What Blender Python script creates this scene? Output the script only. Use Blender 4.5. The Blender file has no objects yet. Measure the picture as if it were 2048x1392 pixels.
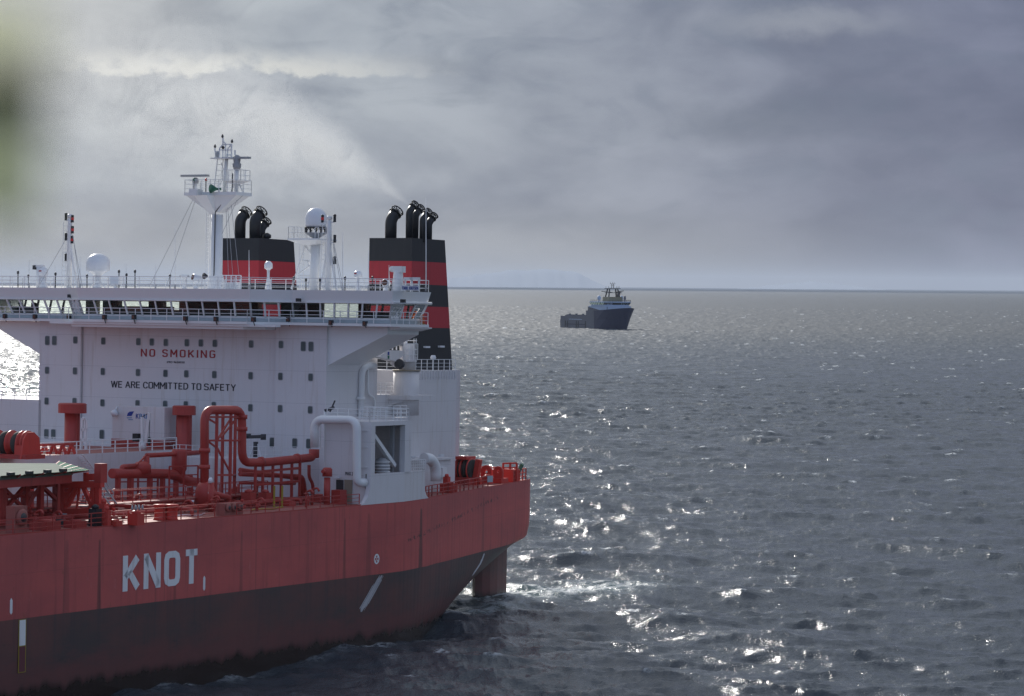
import bpy, bmesh, math, random
import numpy as np
from mathutils import Vector, Matrix
random.seed(7)
S = bpy.context.scene
COL = S.collection
PI = math.pi

# ---------------------------------------------------------------- camera
FPX, HCAM = 5800.0, 30.8
PITCH, ROLL = math.atan((696 - 570.5) / FPX), 0.0078
Fw = np.array([0, math.cos(PITCH), -math.sin(PITCH)])
R0 = np.array([1.0, 0, 0]); U0 = np.array([0, math.sin(PITCH), math.cos(PITCH)])
RV = math.cos(ROLL) * R0 + math.sin(ROLL) * U0
UV = -math.sin(ROLL) * R0 + math.cos(ROLL) * U0
cam_d = bpy.data.cameras.new('camera'); cam = bpy.data.objects.new('camera', cam_d); COL.objects.link(cam)
mw = Matrix.Identity(4)
for i in range(3):
    mw[i][0], mw[i][1], mw[i][2] = RV[i], UV[i], -Fw[i]
mw[2][3] = HCAM
cam.matrix_world = mw
cam_d.sensor_width = 36; cam_d.sensor_fit = 'HORIZONTAL'
cam_d.lens = FPX / 2048 * 36
cam_d.clip_start = 0.2; cam_d.clip_end = 400000
S.camera = cam

# ---------------------------------------------------------------- light
SUN_AZ, SUN_EL = math.radians(-19.5), math.radians(23)      # azimuth from +Y towards +X
sun_dir = Vector((math.sin(SUN_AZ) * math.cos(SUN_EL), math.cos(SUN_AZ) * math.cos(SUN_EL), math.sin(SUN_EL)))
sl = bpy.data.lights.new('sun', 'SUN'); so = bpy.data.objects.new('sun', sl); COL.objects.link(so)
sl.energy = 4.9; sl.angle = math.radians(0.53); sl.color = (1.0, 0.96, 0.90)
so.rotation_euler = (-sun_dir).to_track_quat('-Z', 'Y').to_euler()
S.view_settings.view_transform = 'Standard'; S.view_settings.look = 'None'
S.view_settings.exposure = 0.0; S.view_settings.gamma = 1.0
S.cycles.max_bounces = 6; S.cycles.diffuse_bounces = 3; S.cycles.glossy_bounces = 3
S.cycles.transparent_max_bounces = 12; S.cycles.volume_bounces = 0
S.cycles.volume_step_rate = 2.0
S.cycles.sample_clamp_indirect = 4.0
S.cycles.use_denoising = True; S.cycles.denoiser = 'OPENIMAGEDENOISE'; S.cycles.denoising_input_passes = 'RGB_ALBEDO_NORMAL'; S.cycles.denoising_prefilter = 'NONE'


class NT:
    """small helper that writes shader nodes"""
    def __init__(s, tree): s.t = tree
    def n(s, typ, ins=None, **kw):
        nd = s.t.nodes.new(typ)
        for k, v in kw.items(): setattr(nd, k, v)
        for k, v in (ins or {}).items():
            if hasattr(v, 'is_linked') or isinstance(v, bpy.types.NodeSocket): s.t.links.new(v, nd.inputs[k])
            else: nd.inputs[k].default_value = v
        return nd
    def m(s, op, a, b=None, c=None, clamp=False):
        nd = s.t.nodes.new('ShaderNodeMath'); nd.operation = op; nd.use_clamp = clamp
        for i, v in enumerate((a, b, c)):
            if v is None: continue
            if isinstance(v, bpy.types.NodeSocket): s.t.links.new(v, nd.inputs[i])
            else: nd.inputs[i].default_value = v
        return nd.outputs[0]
    def ss(s, x, a, b):        # smoothstep a..b
        nd = s.n('ShaderNodeMapRange', {0: x, 1: a, 2: b, 3: 0.0, 4: 1.0}, interpolation_type='SMOOTHSTEP'); return nd.outputs[0]
    def mix(s, f, a, b, typ='MIX'):
        nd = s.t.nodes.new('ShaderNodeMix'); nd.data_type = 'RGBA'; nd.blend_type = typ
        for i, v in ((0, f), (6, a), (7, b)):
            if isinstance(v, bpy.types.NodeSocket): s.t.links.new(v, nd.inputs[i])
            else: nd.inputs[i].default_value = (tuple(v) + (1,) if isinstance(v, (tuple, list)) and len(v) == 3 else v)
        return nd.outputs[2]
    def xyz(s, x, y, z): return s.n('ShaderNodeCombineXYZ', {0: x, 1: y, 2: z}).outputs[0]
    def noise(s, vec, scale, detail=4, rough=0.55, dist=0.0):
        return s.n('ShaderNodeTexNoise', {'Vector': vec, 'Scale': scale, 'Detail': detail, 'Roughness': rough, 'Distortion': dist}).outputs[0]


# ---------------------------------------------------------------- sky
W = bpy.data.worlds.new('World'); S.world = W; W.use_nodes = True
t = W.node_tree; t.nodes.clear(); k = NT(t)
tc = k.n('ShaderNodeTexCoord').outputs['Generated']
sp = k.n('ShaderNodeSeparateXYZ', {0: tc})
X, Y, Z = sp.outputs
az = k.m('ARCTAN2', X, Y); el = k.m('ARCSINE', Z)
sky = k.n('ShaderNodeTexSky', sky_type='NISHITA', sun_disc=False, sun_elevation=SUN_EL, sun_rotation=SUN_AZ,
          air_density=1.0, dust_density=1.0).outputs[0]
sd = k.n('ShaderNodeVectorMath', {0: tc, 1: tuple(sun_dir)}, operation='DOT_PRODUCT').outputs['Value']
v1 = k.xyz(k.m('MULTIPLY', az, 11.0), k.m('MULTIPLY', el, 27.0), 1.3)
v2 = k.xyz(k.m('MULTIPLY', az, 30.0), k.m('MULTIPLY', el, 58.0), 7.7)
n1 = k.noise(v1, 1.0, 6, 0.5, 0.4)
n2 = k.noise(v2, 1.0, 6, 0.5, 0.3)
cl = k.m('ADD', k.m('MULTIPLY', n1, 0.65), k.m('MULTIPLY', n2, 0.35))
cf = k.ss(cl, 0.32, 0.66)
cloud = k.mix(cf, (1.68, 2.02, 2.85), (3.4, 3.8, 4.62))
# duller away from the sun, darker overhead
side = k.ss(az, 0.19, -0.12)
g = k.m('ADD', 0.54, k.m('MULTIPLY', side, 0.70))
cloud = k.mix(1.0, cloud, k.n('ShaderNodeCombineColor', {0: g, 1: g, 2: k.m('ADD', 0.66, k.m('MULTIPLY', side, 0.48))}).outputs[0], 'MULTIPLY')
glow = k.m('POWER', k.m('MAXIMUM', sd, 0.0), 30.0)
cloud = k.mix(k.m('MULTIPLY', glow, 0.5), cloud, (7.0, 7.0, 7.0))
# torn greyer and bluer patches
n3 = k.noise(k.xyz(k.m('MULTIPLY', az, 26.0), k.m('MULTIPLY', el, 60.0), 4.4), 1.0, 5, 0.5, 0.8)
cloud = k.mix(k.m('MULTIPLY', k.ss(n3, 0.50, 0.68), 0.30), cloud, (1.15, 1.55, 2.3))
# pale warm air low over the horizon
hz = k.m('MULTIPLY', k.ss(el, 0.034, 0.004), k.ss(az, 0.17, 0.02))
cloud = k.mix(k.m('MULTIPLY', hz, 0.6), cloud, (3.5, 3.55, 3.45))
# bright torn gap between two cloud decks
wob = k.noise(k.xyz(k.m('MULTIPLY', az, 60.0), k.m('MULTIPLY', el, 90.0), 2.0), 1.0, 6, 0.6)
e2 = k.m('ADD', el, k.m('MULTIPLY', k.m('SUBTRACT', wob, 0.5), 0.012))
gap = k.m('MULTIPLY', k.ss(e2, 0.0700, 0.0722), k.ss(e2, 0.0815, 0.0735))
gap = k.m('MULTIPLY', gap, k.m('MULTIPLY', k.ss(az, -0.160, -0.142), k.ss(az, -0.005, -0.095)))
gap = k.m('MULTIPLY', gap, k.ss(wob, 0.25, 0.55))
cloud = k.mix(gap, cloud, (6.6, 6.7, 6.5))
gap2 = k.m('MULTIPLY', k.ss(k.m('ABSOLUTE', k.m('SUBTRACT', e2, 0.0905)), 0.0075, 0.0), k.ss(k.m('ABSOLUTE', k.m('SUBTRACT', az, 0.098)), 0.055, 0.0))
ul = k.m('MULTIPLY', k.ss(az, -0.06, -0.19), k.ss(el, 0.03, 0.09))
cloud = k.mix(k.m('MULTIPLY', ul, 0.65), cloud, (5.9, 5.95, 5.8))
cloud = k.mix(k.m('MULTIPLY', gap2, 0.7), cloud, (3.0, 3.25, 3.9))
dark = k.m('MULTIPLY', k.ss(k.m('ABSOLUTE', k.m('SUBTRACT', e2, 0.056)), 0.012, 0.0), k.ss(k.m('ABSOLUTE', k.m('SUBTRACT', az, 0.080)), 0.05, 0.0))
cloud = k.mix(k.m('MULTIPLY', dark, 0.5), cloud, (.85, 1.15, 1.75))
cloud = k.mix(k.m('MULTIPLY', k.ss(el, 0.10, 0.4), 0.75), cloud, (5.6, 6.1, 6.8))
# behind the camera the overcast breaks into open blue with lit clouds
back = k.ss(Y, 0.25, -0.45)
blue = k.mix(k.ss(k.noise(tc, 3.2, 5, 0.55), 0.47, 0.62), (2.6, 3.7, 7.0), (6.6, 7.0, 8.0))
front = k.mix(0.03, cloud, sky)
top = k.mix(back, front, k.mix(0.4, blue, sky))
low = k.mix(k.ss(el, -0.01, -0.2), cloud, (0.9, 1.05, 1.2))
fin = k.mix(k.m('LESS_THAN', el, -0.004), top, low)
bg = k.n('ShaderNodeBackground', {0: fin, 1: 0.1})
k.n('ShaderNodeOutputWorld', {0: bg.outputs[0]})

# ---------------------------------------------------------------- ship frame: L metres aft of the house front, Y metres to the near side, z up
TH, TRIM = math.radians(29), 0.018
D0 = 263.6
SHIP_LOC = np.array([(358 - 1024) / FPX * D0, D0, -0.5])
ph = PI / 2 - TH
Rz = np.array([[math.cos(ph), -math.sin(ph), 0], [math.sin(ph), math.cos(ph), 0], [0, 0, 1]])
Ry = np.array([[math.cos(TRIM), 0, math.sin(TRIM)], [0, 1, 0], [-math.sin(TRIM), 0, math.cos(TRIM)]])
SM = Rz @ Ry
CO = SM.T @ (np.array([0, 0, HCAM]) - SHIP_LOC)
def _ray(x, y): return SM.T @ (Fw + (x - 1024) / FPX * RV - (y - 696) / FPX * UV)
def _hit(x, y, ax, val):
    d = _ray(x, y); q = CO + (val - CO[ax]) / d[ax] * d
    return (float(q[0]), float(-q[1]), float(q[2]))
def pL(x, y, L): return _hit(x, y, 0, L)
def pY(x, y, Yv): return _hit(x, y, 1, -Yv)
def pZ(x, y, z): return _hit(x, y, 2, z)

# ---------------------------------------------------------------- materials
MATS = {}
def principled(name, color, rough=0.5, metal=0.0, spec=0.5):
    m = bpy.data.materials.new(name); m.use_nodes = True
    b = m.node_tree.nodes['Principled BSDF']
    b.inputs['Base Color'].default_value = tuple(color) + (1,)
    b.inputs['Roughness'].default_value = rough; b.inputs['Metallic'].default_value = metal
    b.inputs['Specular IOR Level'].default_value = spec
    MATS[name] = m
    return m, NT(m.node_tree), b

def paint(name, color, rough=0.5, var=0.12, stain=None, stain_amt=0.0, scale=0.35, seams=False, spec=0.4):
    m, q, b = principled(name, color, rough, 0, spec)
    oc = q.n('ShaderNodeTexCoord').outputs['Object']
    s = q.n('ShaderNodeSeparateXYZ', {0: oc})
    cloudy = q.noise(oc, scale, 5, 0.6)
    c = q.mix(q.m('MULTIPLY', q.m('SUBTRACT', cloudy, 0.3, clamp=True), var * 2.5, clamp=True), tuple(color), tuple(x * 0.62 for x in color))
    if stain:
        st = q.noise(q.xyz(q.m('MULTIPLY', s.outputs[0], 2.2), q.m('MULTIPLY', s.outputs[1], 2.2), q.m('MULTIPLY', s.outputs[2], 0.16)), 1.0, 5, 0.6)
        msk = q.m('MULTIPLY', q.ss(st, 0.52, 0.78), stain_amt)
        c = q.mix(msk, c, tuple(stain))
    if seams:
        fz = q.m('FRACT', q.m('DIVIDE', q.m('SUBTRACT', s.outputs[2], 0.55), 2.87))
        ln = q.m('LESS_THAN', fz, 0.012)
        c = q.mix(q.m('MULTIPLY', ln, 0.35), c, (0.25, 0.25, 0.27))
        for ax_i, per in ((1, 5.35), (0, 4.3)):
            vl = q.m('LESS_THAN', q.m('FRACT', q.m('DIVIDE', q.m('ADD', s.outputs[ax_i], .7), per)), 0.007); c = q.mix(q.m('MULTIPLY', vl, 0.14), c, (0.25, 0.25, 0.27))
    q.t.links.new(c, b.inputs['Base Color'])
    bn = q.noise(oc, 1.3, 4, 0.6)
    bp = q.n('ShaderNodeBump', {'Strength': 0.12, 'Distance': 0.08, 'Height': bn})
    q.t.links.new(bp.outputs[0], b.inputs['Normal'])
    return m

paint('white_paint', (0.70, 0.685, 0.70), 0.45, 0.10, (0.42, 0.34, 0.26), 0.38, seams=True)
paint('white_trim', (0.78, 0.79, 0.80), 0.45, 0.06)
paint('grey_panel', (0.40, 0.46, 0.50), 0.35, 0.2, (0.2, 0.2, 0.2), 0.3)
paint('red_paint', (0.42, 0.055, 0.045), 0.45, 0.25, (0.16, 0.035, 0.03), 0.5, scale=0.8)
paint('red_bright', (0.55, 0.06, 0.045), 0.45, 0.15, (0.2, 0.04, 0.03), 0.3, scale=0.8)
paint('deck_red', (0.36, 0.12, 0.10), 0.6, 0.5, (0.16, 0.05, 0.045), 0.6, scale=0.5)
paint('deck_green', (0.13, 0.175, 0.14), 0.85, 0.6, (0.05, 0.07, 0.055), 0.8, scale=0.9, spec=0.12)
paint('black_paint', (0.022, 0.024, 0.028), 0.45, 0.2, (0.05, 0.05, 0.05), 0.3)
paint('funnel_red', (0.46, 0.032, 0.045), 0.45, 0.12, (0.2, 0.03, 0.03), 0.35)
paint('rope', (0.055, 0.055, 0.05), 0.9, 0.3)
paint('grey_metal', (0.33, 0.34, 0.36), 0.4, 0.2, spec=0.5)
paint('dark_metal', (0.05, 0.05, 0.055), 0.5, 0.2)
paint('yellow_paint', (0.34, 0.27, 0.03), 0.5, 0.2)
paint('green_paint', (0.03, 0.16, 0.10), 0.5, 0.2)
paint('orange_paint', (0.6, 0.12, 0.03), 0.5, 0.1)
paint('blue_ink', (0.02, 0.05, 0.30), 0.5, 0.05)
paint('light_blue_ink', (0.05, 0.20, 0.45), 0.5, 0.05)
paint('black_ink', (0.02, 0.022, 0.03), 0.5, 0.05)
paint('red_ink', (0.35, 0.03, 0.035), 0.5, 0.05)
paint('dull_red', (0.14, 0.04, 0.05), 0.6, 0.2)
paint('letter_white', (0.80, 0.81, 0.82), 0.5, 0.12, (0.35, 0.2, 0.14), 0.35)
paint('dome_white', (0.74, 0.76, 0.80), 0.3, 0.05)
paint('tan_inside', (0.30, 0.26, 0.20), 0.6, 0.2)
paint('brown_inside', (0.12, 0.05, 0.035), 0.6, 0.2)
m, q, b = principled('lamp_red', (0.6, 0.03, 0.03), 0.3)
m, q, b = principled('dark_glass', (0.035, 0.05, 0.05), 0.15, 0, 0.25)
oc = q.n('ShaderNodeTexCoord').outputs['Object']
q.t.links.new(q.mix(q.noise(oc, 0.45, 2), (0.03, 0.04, 0.043), (0.17, 0.20, 0.20)), b.inputs['Base Color'])
# clear bridge glass
m = bpy.data.materials.new('clear_glass'); m.use_nodes = True; m.node_tree.nodes.clear(); q = NT(m.node_tree)
tr = q.n('ShaderNodeBsdfTransparent', {0: (0.80, 0.90, 0.84, 1)}); gl = q.n('ShaderNodeBsdfGlossy', {0: (1, 1, 1, 1), 'Roughness': 0.02})
fr = q.n('ShaderNodeFresnel', {0: 1.35})
mx = q.n('ShaderNodeMixShader', {0: fr.outputs[0], 1: tr.outputs[0], 2: gl.outputs[0]}); q.n('ShaderNodeOutputMaterial', {0: mx.outputs[0]})
MATS['clear_glass'] = m

# hull coating: red topsides, dark belt below, dull red foul bottom, scuffs and streaks
m, q, b = principled('hull_coating', (0.35, 0.06, 0.06), 0.5)
oc = q.n('ShaderNodeTexCoord').outputs['Object']; s = q.n('ShaderNodeSeparateXYZ', {0: oc}); hx, hy, hz_ = s.outputs
big = q.noise(q.xyz(q.m('MULTIPLY', hx, 0.10), 0.0, q.m('MULTIPLY', hz_, 0.22)), 1.0, 6, 0.6)
streak = q.noise(q.xyz(q.m('MULTIPLY', hx, 1.6), 0.0, q.m('MULTIPLY', hz_, 0.10)), 1.0, 5, 0.6)
plate = q.m('FRACT', q.m('MULTIPLY', hx, 0.0813))
red = q.mix(q.ss(big, 0.35, 0.7), (0.54, 0.108, 0.096), (0.41, 0.088, 0.083))
red = q.mix(q.m('MULTIPLY', q.ss(streak, 0.5, 0.72), 0.4), red, (0.19, 0.048, 0.046))
red = q.mix(q.m('MULTIPLY', q.m('LESS_THAN', plate, 0.006), 0.45), red, (0.14, 0.04, 0.04))
red = q.mix(q.m('MULTIPLY', q.m('LESS_THAN', q.m('ABSOLUTE', q.m('SUBTRACT', hz_, 9.7)), 0.02), 0.25), red, (0.16, 0.05, 0.05))
# fender rubs: a broken diagonal dark line on the quarter
rubx = q.m('SUBTRACT', hz_, q.m('ADD', 9.6, q.m('MULTIPLY', q.m('SUBTRACT', hx, 5.0), 0.082)))
rubn = q.noise(q.xyz(q.m('MULTIPLY', hx, 2.6), 0.0, q.m('MULTIPLY', hz_, 2.0)), 1.0, 3, 0.6)
rub = q.m('MULTIPLY', q.m('MULTIPLY', q.ss(q.m('ABSOLUTE', rubx), 0.28, 0.05), q.ss(rubn, 0.50, 0.58)), q.m('MULTIPLY', q.m('GREATER_THAN', hx, -1.0), q.m('LESS_THAN', hx, 27.0)))
red = q.mix(q.m('MULTIPLY', rub, 0.8), red, (0.035, 0.03, 0.03))
scn = q.noise(q.xyz(q.m('MULTIPLY', hx, 5.0), 0.0, q.m('MULTIPLY', hz_, 0.5)), 1.0, 3, 0.6)
for Ls, ztop, amt, wd in ((-48.9, 11.9, .30, .30), (-45.0, 11.7, .75, .16), (-26.6, 11.4, .4, .16), (-11.4, 11.6, .55, .16), (-7.6, 11.9, .35, .3), (2.4, 11.8, .85, .34), (22.0, 11.8, .35, .35), (-17.0, 11.9, .25, .2), (-35.5, 8.0, .4, .12), (-38.0, 7.8, .35, .1)):
    wdt = q.m('ADD', wd * .5, q.m('MULTIPLY', q.m('SUBTRACT', ztop, hz_), wd * .16))
    ms = q.m('MULTIPLY', q.m('MULTIPLY', q.ss(q.m('SUBTRACT', q.m('ABSOLUTE', q.m('SUBTRACT', hx, Ls)), wdt), 0.10, -0.06), q.ss(hz_, ztop, ztop - .25)), q.m('MULTIPLY', q.m('ADD', .35, scn), amt), clamp=True)
    red = q.mix(ms, red, (0.075, 0.038, 0.036))
rust = q.noise(q.xyz(q.m('MULTIPLY', hx, 0.9), 0.0, q.m('MULTIPLY', hz_, 0.55)), 1.0, 7, 0.7)
red = q.mix(q.m('MULTIPLY', q.ss(rust, 0.60, 0.70), 0.45), red, (0.22, 0.075, 0.045))
red = q.mix(q.m('MULTIPLY', q.ss(rust, 0.40, 0.32), 0.30), red, (0.60, 0.20, 0.19))
fine = q.noise(q.xyz(q.m('MULTIPLY', hx, 0.35), 0.0, q.m('MULTIPLY', hz_, 1.1)), 1.0, 6, 0.65)
belt = q.mix(q.ss(big, 0.32, 0.68), (0.070, 0.053, 0.052), (0.15, 0.060, 0.053))
belt = q.mix(q.m('MULTIPLY', q.ss(streak, 0.48, 0.7), 0.5), belt, (0.05, 0.045, 0.05))
belt = q.mix(q.m('MULTIPLY', q.ss(fine, 0.6, 0.75), 0.6), belt, (0.03, 0.03, 0.034))
foul = q.mix(fine, (0.19, 0.060, 0.058), (0.10, 0.045, 0.042))
lowm = q.ss(q.m('ADD', hz_, q.m('MULTIPLY', q.m('SUBTRACT', fine, 0.5), 4.0)), 4.2, 2.2)
belt = q.mix(q.m('MULTIPLY', lowm, 0.85), belt, foul)
wet = q.ss(q.m('ADD', hz_, q.m('MULTIPLY', q.m('SUBTRACT', q.noise(q.xyz(q.m('MULTIPLY', hx, 0.5), 0.0, 3.0), 1.0, 4, 0.6), 0.5), 2.6)), 1.9, 1.1)
belt = q.mix(wet, belt, (0.030, 0.018, 0.015))
c = q.mix(q.m('GREATER_THAN', hz_, q.m('ADD', 6.52, q.m('MULTIPLY', q.m('SUBTRACT', fine, 0.5), 0.05))), belt, red)
q.t.links.new(c, b.inputs['Base Color'])
q.t.links.new(q.m('SUBTRACT', 0.55, q.m('MULTIPLY', wet, 0.3)), b.inputs['Roughness'])
bp = q.n('ShaderNodeBump', {'Strength': 0.25, 'Distance': 0.12, 'Height': q.m('ADD', q.noise(q.xyz(q.m('MULTIPLY', hx, 0.4), 0.0, q.m('MULTIPLY', hz_, 0.35)), 1.0, 3, 0.5), q.m('ADD', q.m('MULTIPLY', q.m('ABSOLUTE', q.m('SINE', q.m('MULTIPLY', hx, 3.6))), .22), q.m('MULTIPLY', q.m('ABSOLUTE', q.m('SINE', q.m('MULTIPLY', hz_, 3.4))), .14)))})
q.t.links.new(bp.outputs[0], b.inputs['Normal'])

# scraped bare paint
m, q, b = principled('scraped_paint', (0.5, 0.5, 0.52), 0.6)

# ---------------------------------------------------------------- mesh builder (ship frame in, local mesh out)
class MB:
    def __init__(s): s.v = []; s.f = []; s.mi = []; s.mats = []; s.sm = []
    def _m(s, mat):
        if mat not in s.mats: s.mats.append(mat)
        return s.mats.index(mat)
    def raw(s, vs, fs, mat, smooth=False):
        o = len(s.v); s.v += [tuple(p) for p in vs]; i = s._m(mat)
        for f in fs: s.f.append([o + a for a in f]); s.mi.append(i); s.sm.append(smooth)
        return s
    def box(s, a, b, mat):
        (x0, y0, z0), (x1, y1, z1) = a, b
        vs = [(x0, y0, z0), (x1, y0, z0), (x1, y1, z0), (x0, y1, z0), (x0, y0, z1), (x1, y0, z1), (x1, y1, z1), (x0, y1, z1)]
        return s.raw(vs, [(0, 3, 2, 1), (4, 5, 6, 7), (0, 1, 5, 4), (1, 2, 6, 5), (2, 3, 7, 6), (3, 0, 4, 7)], mat)
    def cbox(s, c, d, mat): return s.box([c[i] - d[i] / 2 for i in range(3)], [c[i] + d[i] / 2 for i in range(3)], mat)
    def prism(s, poly, z0, z1, mat, poly2=None):      # plan polygon (x,y) extruded in z, poly2 = top outline
        p2 = poly2 or poly; n = len(poly)
        g0 = z0 if callable(z0) else (lambda x, y: z0); g1 = z1 if callable(z1) else (lambda x, y: z1)
        vs = [(x, y, g0(x, y)) for x, y in poly] + [(x, y, g1(x, y)) for x, y in p2]
        return s.raw(vs, [list(range(n))[::-1], list(range(n, 2 * n))] + [(i, (i + 1) % n, n + (i + 1) % n, n + i) for i in range(n)], mat)
    def xprism(s, poly, ax, a, b, mat):               # polygon in the two other axes, extruded along ax from a to b
        n = len(poly); def_ = lambda u, w, d: ((d, u, w), (u, d, w), (u, w, d))[ax]
        vs = [def_(u, w, a) for u, w in poly] + [def_(u, w, b) for u, w in poly]
        return s.raw(vs, [list(range(n))[::-1], list(range(n, 2 * n))] + [(i, (i + 1) % n, n + (i + 1) % n, n + i) for i in range(n)], mat)
    def tube(s, pts, r, mat, n=8, bend=0.0, cap=True, smooth=True):
        P = [Vector(p) for p in pts]
        if bend > 0:
            Q = [P[0]]
            for i in range(1, len(P) - 1):
                a = (P[i - 1] - P[i]); b = (P[i + 1] - P[i]); d = min(bend, a.length * 0.49, b.length * 0.49)
                A = P[i] + a.normalized() * d; B = P[i] + b.normalized() * d
                for j in range(7):
                    u = j / 6; Q.append((1 - u) ** 2 * A + 2 * u * (1 - u) * P[i] + u * u * B)
            Q.append(P[-1]); P = Q
        rr = r if isinstance(r, (list, tuple)) else [r] * len(P)
        up = None; vs = []
        for i, p in enumerate(P):
            d = (P[min(i + 1, len(P) - 1)] - P[max(i - 1, 0)]).normalized()
            if up is None:
                up = Vector((0, 0, 1)) if abs(d.z) < 0.9 else Vector((1, 0, 0))
            sx = d.cross(up).normalized(); up = sx.cross(d).normalized()
            k2 = 1.0
            if 0 < i < len(P) - 1:
                c = (P[i] - P[i - 1]).normalized().dot((P[i + 1] - P[i]).normalized()); k2 = 1 / max(0.5, math.sqrt(max(0.0, (1 + c) / 2)))
            for j in range(n):
                a = 2 * PI * (j + 0.5) / n; vs.append(p + (sx * math.cos(a) + up * math.sin(a)) * rr[i] * (k2 if n < 6 else 1))
        fs = []
        for i in range(len(P) - 1):
            for j in range(n): fs.append((i * n + j, i * n + (j + 1) % n, (i + 1) * n + (j + 1) % n, (i + 1) * n + j))
        s.raw(vs, fs, mat, smooth and n >= 6)
        if cap: 
            o = len(s.v) - len(vs)
            for idx in (list(range(n))[::-1], [(len(P) - 1) * n + j for j in range(n)]):
                s.f.append([o + a for a in idx]); s.mi.append(s._m(mat)); s.sm.append(False)
        return s
    def bar(s, a, b, w, mat): return s.tube([a, b], w * 0.707, mat, n=4, smooth=False)
    def lathe(s, c, prof, mat, n=20, smooth=True, axis=None):     # prof: (radius, height) from c, along axis (default z)
        ax = Vector(axis).normalized() if axis else Vector((0, 0, 1))
        q_ = Vector((0, 0, 1)).rotation_difference(ax); C = Vector(c); vs = []
        for r, h in prof:
            for j in range(n): vs.append(C + q_ @ Vector((r * math.cos(2 * PI * j / n), r * math.sin(2 * PI * j / n), h)))
        fs = [(i * n + j, i * n + (j + 1) % n, (i + 1) * n + (j + 1) % n, (i + 1) * n + j) for i in range(len(prof) - 1) for j in range(n)]
        fs += [list(range(n))[::-1], [(len(prof) - 1) * n + j for j in range(n)]]
        return s.raw(vs, fs, mat, smooth)
    def rail(s, pts, mat='white_trim', h=1.05, step=1.5, bars=3, r=0.028, closed=False):
        P = [Vector(p) for p in pts]
        if closed: P.append(P[0])
        for a, b in zip(P[:-1], P[1:]):
            n = max(1, round((b - a).length / step))
            for i in range(n + 1):
                p = a.lerp(b, i / n); s.bar(p, p + Vector((0, 0, h)), r * 2, mat)
            for j in range(bars):
                z = h * (1 - j / bars); s.bar(a + Vector((0, 0, z)), b + Vector((0, 0, z)), r * (1.9 if j == 0 else 1.4), mat)
        return s
    def ladder(s, a, b, w, mat, step=0.35, side=(0, 1, 0), r=0.03):
        A, B, D = Vector(a), Vector(b), Vector(side).normalized() * w / 2
        s.bar(A - D, B - D, r * 2, mat); s.bar(A + D, B + D, r * 2, mat)
        n = int((B - A).length / step)
        for i in range(1, n):
            p = A.lerp(B, i / n); s.bar(p - D, p + D, r * 1.5, mat)
        return s
    def truss(s, a, b, mat, r=0.05, n=4): return s.bar(a, b, r * 2, mat)
    def build(s, name, parent=None, label=None, flip=True, normals=True):
        me = bpy.data.meshes.new(name)
        me.from_pydata([(p[0], -p[1] if flip else p[1], p[2]) for p in s.v], [], s.f)
        for mm in s.mats: me.materials.append(MATS[mm])
        me.polygons.foreach_set('material_index', s.mi); me.polygons.foreach_set('use_smooth', s.sm)
        if normals:
            bm = bmesh.new(); bm.from_mesh(me); bmesh.ops.recalc_face_normals(bm, faces=bm.faces); bm.to_mesh(me); bm.free()
        me.update()
        o = bpy.data.objects.new(name, me); COL.objects.link(o)
        if parent: o.parent = parent
        if label: o['label'] = label
        return o

def thing(name, label, cat, loc=(0, 0, 0), rot=(0, 0, 0), group=None, kind=None):
    o = bpy.data.objects.new(name, None); COL.objects.link(o); o.location = loc; o.rotation_euler = rot
    o['label'] = label; o['category'] = cat
    if group: o['group'] = group
    if kind: o['kind'] = kind
    return o

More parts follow.
